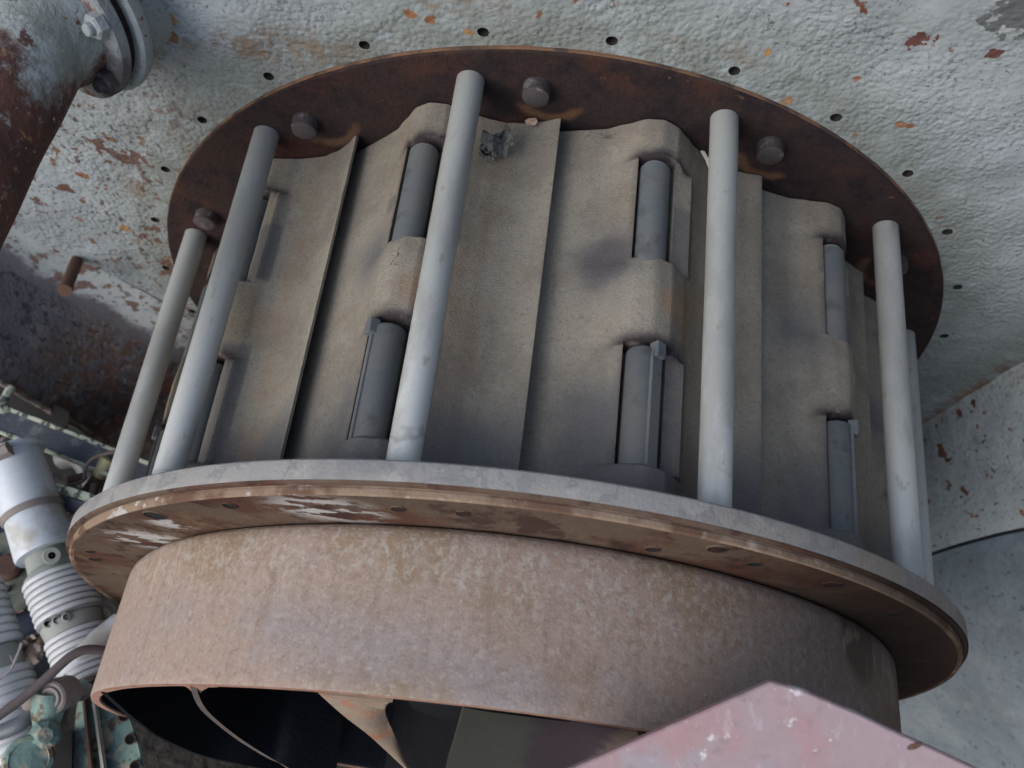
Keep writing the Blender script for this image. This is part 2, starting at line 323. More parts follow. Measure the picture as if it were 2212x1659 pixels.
cr.color_ramp.elements[0].color = (.05, .04, .035, 1); cr.color_ramp.elements[1].color = (.30, .26, .22, 1)
e = cr.color_ramp.elements.new(.5); e.color = (.15, .10, .07, 1); b.c = cr.outputs[0]; M['litter'] = b.done()

# ------------------------------------------------------------------ object helpers
def finish(name, bm, mat, parent=None, smooth=True, label=None, loc=None):
    me = bpy.data.meshes.new(name); bmesh.ops.recalc_face_normals(bm, faces=bm.faces) ; bm.to_mesh(me); bm.free()
    mats = mat if isinstance(mat, (list, tuple)) else [mat]
    for m in mats: me.materials.append(M[m])
    return link(name, me, parent, smooth, label)
def link(name, me, parent=None, smooth=True, label=None):
    if smooth:
        for p in me.polygons: p.use_smooth = True
        try: me.set_sharp_from_angle(angle=R_(38))
        except Exception: pass
    o = bpy.data.objects.new(name, me); COL.objects.link(o)
    if parent is not None:
        o.parent = parent
        r = parent
        while r.parent is not None: r = r.parent
        if r is parent and parent.type == 'EMPTY': o.matrix_parent_inverse = Matrix.Translation(-parent.location)
    if label: o['label'] = label
    return o
def thing(name, label, cat, loc=(0, 0, 0), group=None):
    o = bpy.data.objects.new(name, None); o.empty_display_size = .05; COL.objects.link(o); o.location = loc
    return tag(o, label, cat, group)
def tag(o, label=None, cat=None, group=None, kind=None):
    if label: o['label'] = label
    if cat: o['category'] = cat
    if group: o['group'] = group
    if kind: o['kind'] = kind
    return o
def lathe(bm, prof, n=64, frame=None, th0=0, th1=360, mi=0, cap0=False, cap1=False):
    """revolve (r, a) about frame's Z (a along Z); frame None = turbine axis Y"""
    closed = abs(th1 - th0) >= 359.9
    k = n if closed else n + 1
    rings = []
    for r, a in prof:
        ring = []
        for i in range(k):
            t = th0 + (th1 - th0)*i/n
            p = pol(r, t, a) if frame is None else frame @ Vector((r*math.cos(R_(t)), r*math.sin(R_(t)), a))
            ring.append(bm.verts.new(p))
        rings.append(ring)
    for j in range(len(rings)-1):
        for i in range(n):
            i2 = (i+1) % k
            f = bm.faces.new((rings[j][i], rings[j][i2], rings[j+1][i2], rings[j+1][i]))
            f.material_index = mi[j] if isinstance(mi, (list, tuple)) else mi
    if cap0: bm.faces.new(rings[0]).material_index = mi if isinstance(mi, int) else mi[0]
    if cap1: bm.faces.new(rings[-1]).material_index = mi if isinstance(mi, int) else mi[-1]
    return rings
def frame_at(p, zdir, xhint=None):
    z = Vector(zdir).normalized(); x = Vector(xhint) if xhint is not None else (Vector((1, 0, 0)) if abs(z.x) < .9 else Vector((0, 1, 0)))
    y = z.cross(x).normalized(); x = y.cross(z).normalized()
    return Matrix.Translation(p) @ Matrix((x, y, z)).transposed().to_4x4()
def cyl(bm, p0, p1, r0, r1=None, n=20, bev=0.0, mi=0):
    p0 = Vector(p0); p1 = Vector(p1); r1 = r0 if r1 is None else r1; h = (p1-p0).length
    fr = frame_at(p0, p1-p0)
    if bev: pr = [(r0-bev, 0), (r0, bev), (r1, h-bev), (r1-bev, h)]
    else: pr = [(r0, 0), (r1, h)]
    lathe(bm, pr, n, fr, mi=mi, cap0=True, cap1=True)
def box(bm, fr, sx, sy, sz, bev=.0, mi=0):
    s = bmesh.ops.create_cube(bm, size=1.0, matrix=fr @ Matrix.Diagonal((sx, sy, sz, 1)))
    fs = {f for v in s['verts'] for f in v.link_faces}
    for f in fs: f.material_index = mi
    if bev:
        es = list({e for v in s['verts'] for e in v.link_edges})
        r = bmesh.ops.bevel(bm, geom=es, offset=bev, segments=2, affect='EDGES', profile=.5)
        for f in r['faces']: f.material_index = mi
def tube(bm, pts, rad, n=16, mi=0, cap=True):
    pts = [Vector(p) for p in pts]; rs = rad if isinstance(rad, (list, tuple)) else [rad]*len(pts)
    prev = None; rings = []
    for i, p in enumerate(pts):
        t = (pts[min(i+1, len(pts)-1)] - pts[max(i-1, 0)]).normalized()
        if prev is None: x = t.orthogonal().normalized()
        else: x = (prev - t*prev.dot(t)).normalized()
        prev = x; y = t.cross(x)
        rings.append([bm.verts.new(p + (x*math.cos(2*math.pi*k/n) + y*math.sin(2*math.pi*k/n))*rs[i]) for k in range(n)])
    for j in range(len(rings)-1):
        for k in range(n):
            bm.faces.new((rings[j][k], rings[j][(k+1) % n], rings[j+1][(k+1) % n], rings[j+1][k])).material_index = mi
    if cap:
        bm.faces.new(rings[0]).material_index = mi; bm.faces.new(rings[-1]).material_index = mi
def bez(pts, n=16):
    pts = [Vector(p) for p in pts]; out = []
    for i in range(len(pts)-1):
        p0 = pts[max(i-1, 0)]; p1 = pts[i]; p2 = pts[i+1]; p3 = pts[min(i+2, len(pts)-1)]
        for k in range(n):
            t = k/n
            out.append(.5*((2*p1) + (p2-p0)*t + (2*p0-5*p1+4*p2-p3)*t*t + (-p0+3*p1-3*p2+p3)*t**3))
    out.append(pts[-1]); return out
def sheet(bm, rows, thick, mi=0, mi_edge=None):
    """a solid sheet through a grid of points (rows of equal length)"""
    nr, nc = len(rows), len(rows[0])
    P = [[Vector(p) for p in r] for r in rows]
    Nn = [[None]*nc for _ in rows]
    for i in range(nr):
        for j in range(nc):
            a = P[min(i+1, nr-1)][j] - P[max(i-1, 0)][j]; c = P[i][min(j+1, nc-1)] - P[i][max(j-1, 0)]
            n = a.cross(c); Nn[i][j] = n.normalized() if n.length > 1e-12 else Vector((0, 0, 1))
    A = [[bm.verts.new(P[i][j]) for j in range(nc)] for i in range(nr)]
    B = [[bm.verts.new(P[i][j] - Nn[i][j]*thick) for j in range(nc)] for i in range(nr)]
    me_ = mi if mi_edge is None else mi_edge
    for i in range(nr-1):
        for j in range(nc-1):
            bm.faces.new((A[i][j], A[i+1][j], A[i+1][j+1], A[i][j+1])).material_index = mi
            bm.faces.new((B[i][j], B[i][j+1], B[i+1][j+1], B[i+1][j])).material_index = mi
    for i in range(nr-1):
        bm.faces.new((A[i][0], B[i][0], B[i+1][0], A[i+1][0])).material_index = me_
        bm.faces.new((A[i][-1], A[i+1][-1], B[i+1][-1], B[i][-1])).material_index = me_
    for j in range(nc-1):
        bm.faces.new((A[0][j], A[0][j+1], B[0][j+1], B[0][j])).material_index = me_
        bm.faces.new((A[-1][j], B[-1][j], B[-1][j+1], A[-1][j+1])).material_index = me_

H = 0.8371; R1 = 1.0149; RS = 0.9419; RR = 0.0272; YT = 0.027; YB = -0.027
GZ = -1.28

# ================================================================== setting
bm = bmesh.new()
n = 90
gx = [(-1 + 2*i/n) for i in range(n+1)]
V = [[bm.verts.new((9*a*abs(a)**1.2, 9*c*abs(c)**1.2, GZ + .05*noise.noise(Vector((9*a*abs(a)**1.2*1.6, 9*c*abs(c)**1.2*1.6, 0))))) for c in gx] for a in gx]
for i in range(n):
    for j in range(n): bm.faces.new((V[i][j], V[i+1][j], V[i+1][j+1], V[i][j+1]))
tag(finish('ground', bm, 'soil'), kind='structure')
# unseen plank wall added on the right to shade that side
bm = bmesh.new()
for k in range(44):
    yy = -3.4 + k*.15
    box(bm, Matrix.Translation((2.95 + .006*(k % 3), yy, GZ + 2.1)), .03, .146, 4.3, .004)
tag(finish('shade_wall', bm, 'box_wood', smooth=False), 'unseen brown plank wall added to shade the right side of the turbine', 'wall', kind='structure')
# leaf litter
verts, faces = [], []
rng = random.Random(3)
for k in range(7000):
    x = rng.uniform(-2.9, -1.60); y = rng.uniform(-.9, .45)
    z = GZ + .05*noise.noise(Vector((x*1.6, y*1.6, 0))) + rng.uniform(.0, .05)
    L = rng.uniform(.012, .035); W = L*rng.uniform(.3, .55)
    m = Matrix.Translation((x, y, z)) @ Matrix.Rotation(rng.uniform(0, 6.28), 4, 'Z') @ Matrix.Rotation(rng.uniform(-.9, .9), 4, 'X') @ Matrix.Rotation(rng.uniform(-.5, .5), 4, 'Y')
    c = len(verts); cu = rng.uniform(-.3, .6)*L
    for p in ((-L, 0, cu), (-L*.3, W, 0), (L*.5, W*.8, 0), (L, 0, cu), (L*.5, -W*.8, 0), (-L*.3, -W, 0), (0, 0, -.2*W)): verts.append(m @ Vector(p))
    faces += [(c+a, c+(a+1) % 6, c+6) for a in range(6)]
me = bpy.data.meshes.new('leaf_litter'); me.from_pydata([tuple(v) for v in verts], [], faces); me.materials.append(M['litter'])
tag(link('leaf_litter', me, smooth=False), 'dry brown leaf litter lying on the ground under the scrap parts', 'leaf litter', kind='stuff')

# ================================================================== casing
casing = thing('turbine_casing', 'large grey painted cast casing behind the turbine, pitted and flecked with rust', 'casing', (0, H, -1.2))
YP = H + .012
# flat flange with 28 tapped holes
bm = bmesh.new()
NH = 28; dth = 360/NH; th_h = 4.8
def casing_y(r):
    return YP - .0 + (0 if r < 1.085 else -.10*(r-1.085)**1.5)
for k in range(NH):
    tc = th_h + k*dth; r0, r1, rc = .985, 1.085, 1.047; hr = .0110
    outer, hole, inn = [], [], []
    m = 8; per = []
    for i in range(m): per.append((-1 + 2*i/m, -1))
    for i in range(m): per.append((1, -1 + 2*i/m))
    for i in range(m): per.append((1 - 2*i/m, 1))
    for i in range(m): per.append((-1, 1 - 2*i/m))
    jit = [1 + .12*noise.noise(Vector((k*3.1, i*.7, 0))) for i in range(len(per))]
    for q, (a, c) in enumerate(per):
        outer.append(bm.verts.new(pol(r0 + (c+1)/2*(r1-r0), tc + a*dth/2, YP)))
        ang = math.atan2(c*.05, a*.11)
        cx, cz = hr*jit[q]*math.cos(ang), hr*jit[q]*math.sin(ang)
        rr = rc + cz; tt = tc + math.degrees(cx/rc)
        hole.append(bm.verts.new(pol(rr, tt, YP + .001)))
        inn.append(bm.verts.new(pol(rc + cz*.9, tc + math.degrees(cx*.9/rc), YP + .03)))
    for i in range(len(per)):
        j = (i+1) % len(per)
        bm.faces.new((outer[i], outer[j], hole[j], hole[i]))
        bm.faces.new((hole[i], hole[j], inn[j], inn[i])).material_index = 1
    bm.faces.new(inn).material_index = 1
bmesh.ops.remove_doubles(bm, verts=bm.verts, dist=.0004)
finish('flange_face', bm, ['casing_paint', 'hole_dirt'], casing)
# body of the plate beyond the flange, clipped where the side walls stand
LA, LB = aty(0, 530, H), aty(400, 750, H)      # crease line on the left
RA, RB = aty(2212, 780, H), aty(2000, 915, H)  # crease line on the right
bm = bmesh.new()
rs = [1.085, 1.09, 1.10, 1.115] + list(np.linspace(1.14, 2.7, 40))
nth = 288; rings = []
for r in rs:
    ring = []
    for i in range(nth):
        t = 360*i/nth; p = pol(r, t, casing_y(r))
        if r > 1.1: p.y += .006*noise.noise(p*9) + .012*noise.noise(p*3.1)
        ring.append(bm.verts.new(p))
    rings.append(ring)
for j in range(len(rs)-1):
    for i in range(nth):
        bm.faces.new((rings[j][i], rings[j][(i+1) % nth], rings[j+1][(i+1) % nth], rings[j+1][i]))
def clip(bm, a, b_, sgn, off):
    d = (b_-a); nrm = Vector((d.z, 0, -d.x)).normalized()*sgn
    bmesh.ops.bisect_plane(bm, geom=bm.verts[:]+bm.edges[:]+bm.faces[:], plane_co=a + nrm*off, plane_no=nrm, clear_outer=True)
    return nrm
nL = Vector((LB.z-LA.z, 0, -(LB.x-LA.x))).normalized()
if nL.dot(Vector((-1, 0, -1))) < 0: nL = -nL
nR = Vector((RB.z-RA.z, 0, -(RB.x-RA.x))).normalized()
if nR.dot(Vector((1, 0, -1))) < 0: nR = -nR
for co, no, off in ((LA, nL, -.145), (RA, nR, .03)):
    bmesh.ops.bisect_plane(bm, geom=bm.verts[:]+bm.edges[:]+bm.faces[:], plane_co=co + no*off, plane_no=no, clear_outer=True)
finish('cast_plate', bm, 'casing_paint', casing)
# left wall: rounded corner then bare purple-grey sheet, ending in a thin flaking edge
YL = .545
dL = (LB-LA).normalized()
wallrows = []
E0, E1 = aty(0, 820, YL), aty(330, 1010, YL)
S = np.linspace(-1.0, 2.9, 60)
def lerp(a, b_, t): return a + (b_-a)*t
rows_c, rows_w = [], []
for s in S:
    a = LA + (LB-LA)*s; e = E0 + (E1-E0)*s
    d = e - a
    p0 = a - nL*.15; p0.y = casing_y(max(1.1, math.hypot(p0.x, p0.z)))
    corner = []
    for t in np.linspace(0, 1, 13):
        q = p0*(1-t)**2 + (a + Vector((0, -.004, 0)))*2*t*(1-t) + (a + d*.13)*t*t
        corner.append(q + Vector((0, .008, 0))*noise.noise(q*6))
    rows_c.append(corner)
    rows_w.append([corner[-1] + (e - corner[-1])*t + (nL*.010*noise.noise((a+d*t)*5) if 0 < t < 1 else Vector()) for t in np.linspace(0, 1, 14)])
bm = bmesh.new(); sheet(bm, rows_c, -.012); co_ = finish('corner_fillet', bm, 'casing_corner', casing)
at_ = co_.data.attributes.new('down', 'FLOAT', 'POINT')
nr_, nc_ = len(rows_c), len(rows_c[0])
for i_ in range(len(co_.data.vertices)): at_.data[i_].value = (i_ % nc_)/(nc_-1)
bm = bmesh.new(); sheet(bm, rows_w, -.012); finish('side_wall', bm, 'casing_bare_purple', casing, label='bare purple-grey side wall with rust blotches')
bm = bmesh.new()
pts = [r[-1] + Vector((-.004, -.004 , -.002)) + Vector((1, 1, 1))*.0035*noise.noise(r[-1]*25) for r in rows_w]
ptsf = bez(pts, 3)
tube(bm, ptsf, [.0095 + .0035*noise.noise(p*30) for p in ptsf], 8)
finish('wall_edge', bm, 'edge_rust_cream', casing, label='thin flaking rusty edge of the side wall')
# stub bolt sticking out of the left wall
bm = bmesh.new(); pa = aty(160, 578, .80); pb = aty(140, 628, .70)
pts = [lerp(pa, pb, t) for t in np.linspace(-.3, 1, 8)]
tube(bm, pts, [.017 + .004*noise.noise(p*60) for p in pts], 10); finish('stud', bm, 'rust_brown', casing, label='short rusty stud on the left wall')
# right wall and outer sheet
YRt = .50
F0, F1 = aty(2212, 1140, YRt), aty(2020, 1190, YRt)
rows = []
for s in np.linspace(-2.0, 3.2, 50):
    a = RA + (RB-RA)*s; e = F0 + (F1-F0)*s; d = e-a
    p0 = a + Vector((0, .01, 0))
    rows.append([p0 + (e-p0)*t + Vector((0, .012, 0))*noise.noise((a+d*t)*5) for t in np.linspace(0, 1, 14)])
bm = bmesh.new(); sheet(bm, rows, .012); finish('side_wall', bm, 'casing_paint_rusty', casing, label='pale side wall spotted with rust on the right')
rows2 = []
for r in rows:
    e = r[-1] + Vector((0, -.012, 0))
    out = (e - Vector((0, e.y, .2))).normalized()
    G = e + Vector((1.1, -1.3, -.78))
    rows2.append([e + Vector((0, 0, .004)) + (G-e)*t - Vector((0, 1, -1))*.05*math.sin(math.pi*t) for t in np.linspace(0, 1, 12)])
bm = bmesh.new(); sheet(bm, rows2, .014); finish('outer_sheet', bm, 'casing_bluegrey', casing, label='smooth blue-grey outer sheet below the right wall')

# ================================================================== guide vane cage
cage = thing('guide_vane_cage', 'round turbine guide vane cage of dusty vanes and stay rods between two rings', 'turbine cage', (0, 0, -1.0))
def pz(bm):
    pass
bm = bmesh.new()
lathe(bm, [(.70, H+.012), (.70, H), (R1-.004, H), (R1, H+.004), (R1+.0012, H+.0125), (.70, H+.0155)], 200, mi=[0, 0, 0, 1, 0])
for v in bm.verts: 
    if abs(math.hypot(v.co.x, v.co.z) - R1) < .005:
        k = 1 + .0012*noise.noise(v.co*20); v.co.x *= k; v.co.z *= k
finish('upper_ring', bm, ['rust_dark', 'rust_orange'], cage, label='dark brown rusted flat upper ring')
# bolts with pads
def bolt_mesh():
    bm = bmesh.new(); c = pol(.925, 0, H)
    fr = frame_at(c + Vector((0, -.030, 0)), (0, 1, 0))
    rng = random.Random(5)
    rg = lathe(bm, [(.0205, 0), (.0262, .004), (.0270, .030)], 18, fr, cap0=True)
    for ring in rg:
        for v in ring: v.co += Vector((rng.uniform(-1, 1), 0, rng.uniform(-1, 1)))*.0010
    me = bpy.data.meshes.new('bolt'); bmesh.ops.recalc_face_normals(bm, faces=bm.faces); bm.to_mesh(me); bm.free(); me.materials.append(M['bolt_iron']); return me
def rod_mesh():
    bm = bmesh.new()
    fr = frame_at(pol(RS, 0, YT - .002), (0, 1, 0)); h = H - YT + .002
    prof = [(RR, 0)] + [(RR, h*t) for t in np.linspace(.02, .985, 24)] + [(RR, h-.001)]
    lathe(bm, prof, 40, fr)
    me = bpy.data.meshes.new('stay_rod'); bmesh.ops.recalc_face_normals(bm, faces=bm.faces); bm.to_mesh(me); bm.free(); me.materials.append(M['rod_steel']); return me
def rotated(name, me, ang, parent, label=None, smooth=True):
    o = link(name, me, parent, smooth, label); o.rotation_euler = (0, R_(ang), 0); return o
bme, rme = bolt_mesh(), rod_mesh()
BOLT = [-65.6, -34.5, -2.7, 27.4, 59.2]; ROD = [-72.1, -41.1, -10.5, 20.0, 50.9]
for k in range(12):
    a = BOLT[k] if k < 5 else 59.2 + 30.3*(k-4)
    rotated('bolt', bme, a, cage)
    a = ROD[k] if k < 5 else 50.9 + (237/8)*(k-4)
    rotated('stay_rod', rme, a, cage)

# the vane
RP = [(-2.6, .803), (-1, .808), (.9, .813), (3.8, .823), (6.5, .836), (9, .862), (11.3, .889), (13.2, .897), (15.4, .888), (17.2, .868), (19, .850), (21, .836), (23, .828), (25.5, .827), (28, .836), (30.0, .8495), (30.25, .8495)]
def interp(tab, x):
    if x <= tab[0][0]: return tab[0][1]
    for (a, ya), (c, yc) in zip(tab, tab[1:]):
        if x <= c:
            t = (x-a)/(c-a); t = t*t*(3-2*t)*.35 + t*.65; return ya + (yc-ya)*t
    return tab[-1][1]
def sstep(x, a, c):
    t = max(0, min(1, (x-a)/(c-a))); return t*t*(3-2*t)
PIN_R, PIN_T = .868, 13.05
SL = [(.512, .747), (.108, .340)]     # window heights (y), upper and lower
def vane_mesh(seed):
    ths = sorted(set([round(x, 3) for x in list(np.arange(-2.6, 30.3, .5)) + [10.35, 10.45, 10.55, 10.65, 10.75, 10.85, 15.3, 15.4, 15.55, 15.65, 15.75, 15.85, 18.0, 18.25, 18.5, 30.25]]))
    ys = sorted(set([round(y, 4) for y in list(np.arange(YT-.006, H-.006, .0125)) + [H-.006]] + [round(s + d, 4) for sl in SL for s in sl for d in (-.009, -.004, -.0015, .0015, .004, .009)]))
    bm = bmesh.new(); G = []
    lst = bm.verts.layers.float.new('stain'); lbl = bm.verts.layers.float.new('blue'); lru = bm.verts.layers.float.new('rust')
    for y in ys:
        row = []
        for th in ths:
            r = interp(RP, th)
            a = (th - 13.2)
            # boss swells at the middle and the foot
            mid = math.exp(-((y-.425)/.075)**4)*math.exp(-(a/5.0)**4); foot = sstep(y, .112, .098)*math.exp(-(a/5.2)**4)
            r += .005*mid + .016*foot
            st = 0.0
            for k, (y0, y1) in enumerate(SL):
                low = sstep(y, y0-.034, y0+.008)*sstep(y, y1+.026, y1-.008)*sstep(th, 2.0, 9.0)*sstep(th, 12.5, 11.5)
                r -= .0060*low
                wl, wr = (10.75, 15.45) if k == 0 else (10.55, 15.65)
                arch = y1 - .0005*abs(th-13.1)**2.0            # arched head
                iny = sstep(y, y0-.001, y0+.0015)*sstep(y, arch+.0015, arch-.0015)
                inth = sstep(th, wl-.1, wl+.1)*sstep(th, wr+.1, wr-.1)
                wv = iny*inth; r = r*(1-wv) + .838*wv
                # rib on the right of the window lies lower than the boss, and falls off steeply
                rib = iny*sstep(th, wr-.05, wr+.1)*sstep(th, 19.0, 18.3)
                tgt = .872 if th < 18.1 else .872 - (th-18.1)*.022
                r = r*(1-rib) + min(tgt, .885)*rib if rib > 0 else r
                # stains round the window head
                e = abs(y - (arch+.004)); 
                if wl-2.4 < th < 19: st = max(st, math.exp(-(max(0, y-arch-.001)/.016)**2)*(1 if y > arch-.003 else .35*sstep(y, arch-.03, arch))*sstep(th, wl-2.4, wl)*sstep(th, 19, 17))
                if y0 < y < y1: st = max(st, .55*math.exp(-((th-wl)/.6)**2))
            # foot and middle step on the right side of the boss
            if th > 17.6 and th < 21: r = r + .003*mid
            v = bm.verts.new(pol(r + .0008*noise.noise(Vector((th*.6, y*30, seed))), th, y)); row.append(v)
            v[lst] = min(1, st + .55*math.exp(-((th-20.2)/1.1)**2)*sstep(y, .40, .5)*0)
            bl = sstep(y + .05*noise.noise(Vector((th*.25, y*8, seed+3))), .27, .10)*(.65 + .35*sstep(th, 2, 8))
            bl = max(bl, math.exp(-((y-.51)/.070)**2 - ((th-7.6)/3.4)**2)*1.0, math.exp(-((y-.16)/.10)**2 - ((th-8.5)/2.6)**2))
            if 15.8 < th < 19: bl = max(bl, .8*(1 if (y < .36 or .51 < y < .65) else 0))
            if th > 20: bl = max(bl, .55*sstep(y, .2, .06)*sstep(th, 20, 23)) 
            v[lbl] = bl
            ru = math.exp(-((th-18.5)/2.2)**2)*sstep(y, .30, .42)*sstep(y, .53, .45) + .55*math.exp(-((th-22.5)/2.0)**2) + .35*math.exp(-((th-9.5)/1.2)**2)*sstep(y, .55, .65)
            v[lru] = min(1, ru)
        G.append(row)
    # inner skin
    inner = []
    for y in (ys[0], ys[-1]):
        inner.append([bm.verts.new(pol(min(interp(RP, th)-.03, .79) if th < 24 else .79 + (th-24)/(30.25-24)*(.8425-.79), th, y)) for th in ths])
    for j in range(len(ys)-1):
        for i in range(len(ths)-1): bm.faces.new((G[j][i], G[j][i+1], G[j+1][i+1], G[j+1][i]))
    for i in range(len(ths)-1):
        bm.faces.new((inner[0][i], inner[1][i], inner[1][i+1], inner[0][i+1]))
        bm.faces.new((G[0][i], inner[0][i], inner[0][i+1], G[0][i+1]))
        bm.faces.new((G[-1][i], G[-1][i+1], inner[1][i+1], inner[1][i]))
    for i in (0, -1):
        vs = [G[j][i] for j in range(len(ys))]
        bm.faces.new(vs + [inner[1][i], inner[0][i]])
    me = bpy.data.meshes.new('guide_vane'); bmesh.ops.recalc_face_normals(bm, faces=bm.faces); bm.to_mesh(me); bm.free(); me.materials.append(M['vane_dust']); return me
def mesh_of(bm, name, *mats):
    me = bpy.data.meshes.new(name); bmesh.ops.recalc_face_normals(bm, faces=bm.faces); bm.to_mesh(me); bm.free()
    for m in mats: me.materials.append(M[m])
    return me
pc = pol(PIN_R, PIN_T, 0)
def up_pin():
    bm = bmesh.new(); fr = frame_at(Vector((pc.x, SL[0][0]-.01, pc.z)), (0, 1, 0)); h = SL[0][1]-SL[0][0]
    lathe(bm, [(.0298, 0), (.0298, h-.012), (.0294, h-.0119), (.0245, h-.004)], 36, fr, mi=[0, 0, 1], cap1=True)
    return mesh_of(bm, 'pivot_pin', 'pin_steel', 'pin_end')
def low_pin():
    bm = bmesh.new(); fr = frame_at(Vector((pc.x, SL[1][0]-.015, pc.z)), (0, 1, 0)); h = SL[1][1]-SL[1][0]+.004
    lathe(bm, [(.0322, 0), (.0322, h-.008), (.028, h-.002)], 14, fr, cap1=True)
    return mesh_of(bm, 'drive_pin', 'pin_steel')
def key_mesh(off, wid=.024):
    bm = bmesh.new(); t = R_(PIN_T + off); d = Vector((math.sin(t), 0, math.cos(t)))
    h = SL[1][1]-SL[1][0]; x = Vector((math.cos(t), 0, -math.sin(t)))
    c = pc + d*.0305; c.y = (SL[1][0]+SL[1][1])/2 - .018
    m = Matrix((x, Vector((0, 1, 0)), d)).transposed().to_4x4()
    box(bm, Matrix.Translation(c) @ m, wid, h - .012, .010, .0012)
    x_ = 0; c2 = pc + d*.0345; c2.y = SL[1][1] - .020
    box(bm, Matrix.Translation(c2) @ m, .0215, .030, .020, .0025)
    return mesh_of(bm, 'key', 'pin_steel')
vm = vane_mesh(1.0); upm = up_pin(); lpm = low_pin()
keys = {}
vanes = []
for k in range(12):
    a = -90 + 30*k + .2
    o = rotated('guide_vane', vm, a, cage); vanes.append(o)
    rotated('pivot_pin', upm, 0, o); lp = rotated('drive_pin', lpm, 0, o)
    off = {-30: -40, 0: 27, 30: 24, -60: 5}.get(round(a-.2), 10)
    if off not in keys: keys[off] = key_mesh(off, .012 if off < 0 else .024)
    rotated('key', keys[off], 0, o, smooth=False)
# cast numeral 2 on one vane boss, raised strokes
def raised(vane, name, strokes, ang, r, y0, sc, lab):
    bm = bmesh.new()
    for st in strokes:
        P = []
        for (x, y) in bez([Vector((p[0], p[1], 0)) for p in st], 5) and [(q.x, q.y) for q in bez([Vector((p[0], p[1], 0)) for p in st], 5)]:
            th = ang + math.degrees(x*sc/r); yy = y0 + y*sc
            rr = interp(RP, th) + .005*math.exp(-((yy-.43)/.060)**4)*math.exp(-((th-13.2)/4.6)**4)
            P.append(pol(rr + .0006, th, yy))
        tube(bm, P, .0015, 8)
    o = link(name, mesh_of(bm, name, 'vane_dust'), vane, True, lab); return o
raised(vanes[2], 'cast_numeral', [[(-.5, .55), (-.3, .9), (.1, 1), (.42, .75), (.40, .35), (.0, -.1), (-.35, -.6), (-.3, -1.0), (.45, -1.0)]], 12.8, .9, .458, .0135, 'raised cast numeral 2')
raised(vanes[4], 'cast_numeral', [[(-.2, .7), (.05, 1), (.1, .2), (.1, -1.0)], [(-.2, -1), (.4, -1)]], 15.6, .89, .44, .013, 'raised cast mark 1')
# inner drum keeps the cage dark inside
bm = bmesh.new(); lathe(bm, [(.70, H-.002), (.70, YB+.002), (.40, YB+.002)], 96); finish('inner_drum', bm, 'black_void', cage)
# lower ring
bm = bmesh.new()
prof = [(.72, YT), (.985, YT), (.9975, YT-.001), (1.0, YT-.004), (1.0, -.009), (.9975, -.0125), (.9885, -.0140), (.9880, -.0170), (.9895, -.0178), (.9880, -.0262), (.984, -.0285), (.9790, -.0262), (.846, -.0262), (.846, .01)]
lathe(bm, prof, 240, mi=[0, 0, 0, 0, 2, 2, 1, 1, 1, 1, 1, 2, 2])
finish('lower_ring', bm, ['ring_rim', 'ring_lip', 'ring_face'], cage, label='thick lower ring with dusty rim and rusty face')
# holes and plugs in its face
def face_disc(th, r, rad, name, mat, depth, lab):
    bm = bmesh.new(); c = pol(r, th, -.0262)
    fr = frame_at(c, (0, -1, 0)); rng = random.Random(int(th*7))
    pr = [(rad*1.12, .0003), (rad, .0022), (rad*.93, .0004)] + ([(rad*.90, .0007)] if depth else [])
    rg = lathe(bm, pr, 26, fr, mi=[0, 1] + [1]*(len(pr)-3) if True else 0)
    f = bm.faces.new(rg[-1]); f.material_index = 1
    for ring in rg:
        for i, v in enumerate(ring): v.co += (v.co - c)*.10*noise.noise(Vector((i*.25, th, 0)))
    o = finish(name, bm, mat, cage, label=lab)
HOLES = [((335, 1112), .019, 0), ((497, 1091), .0125, 0), ((860, 1098), .012, 1), ((1000, 1108), .011, 1), ((1550, 1185), .016, 1), ((1630, 1217), .012, 0), ((1410, 1185), .012, 1), ((195, 1190), .009, 0), ((205, 1207), .012, 0), ((1800, 1262), .016, 1), ((1930, 1325), .013, 0), ((115+90, 1160), .0, 0)]
for (u, v), rad, plug in HOLES:
    if rad == 0: continue
    p = aty(u, v, -.0262); r = math.hypot(p.x, p.z); th = math.degrees(math.atan2(p.x, p.z)); r = min(max(r, .885), .965)
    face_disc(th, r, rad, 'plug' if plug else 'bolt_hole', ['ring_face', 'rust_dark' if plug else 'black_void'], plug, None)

# ================================================================== runner
runner = thing('turbine_runner', 'rusty turbine runner band below the lower ring with curved blades in its dark mouth', 'turbine runner', (0, -.3, -.87))
bm = bmesh.new()
YE = -.296
prof = [(.80, -.018), (.832, -.0195), (.8435, -.0268), (.8525, -.0300), (.8590, -.0390), (.8620, -.0530)] + [(.862 + .006*t, -.05 + (YE+.004+.05)*t) for t in np.linspace(.1, 1, 14)] + [(.8665, YE), (.8500, YE-.0005), (.8475, YE+.003), (.846, YE+.02), (.84, -.03)]
nb = len(prof)-1
rings = lathe(bm, prof, 220, mi=[0]*(nb-4) + [1, 1, 2, 2])
for ring in rings:
    for v in ring:
        d = Vector((v.co.x, 0, v.co.z)).normalized(); v.co += d*.0012*noise.noise(Vector((d.x*2.5, v.co.y*6, d.z*2.5)))
finish('band', bm, ['band_rust', 'band_edge', 'blade_dark'], runner)
bm = bmesh.new(); lathe(bm, [(.845, -.035), (.02, -.035)], 60); finish('closing_disc', bm, 'black_void', runner)  # black disc closing the inside, put in to keep the mouth dark
bm = bmesh.new(); lathe(bm, [(.30, -.036), (.27, -.12), (.2, -.2), (.02, -.24)], 60); finish('hub', bm, 'blade_dark', runner)
def rotY(p, a): return Matrix.Rotation(R_(a), 3, 'Y') @ p
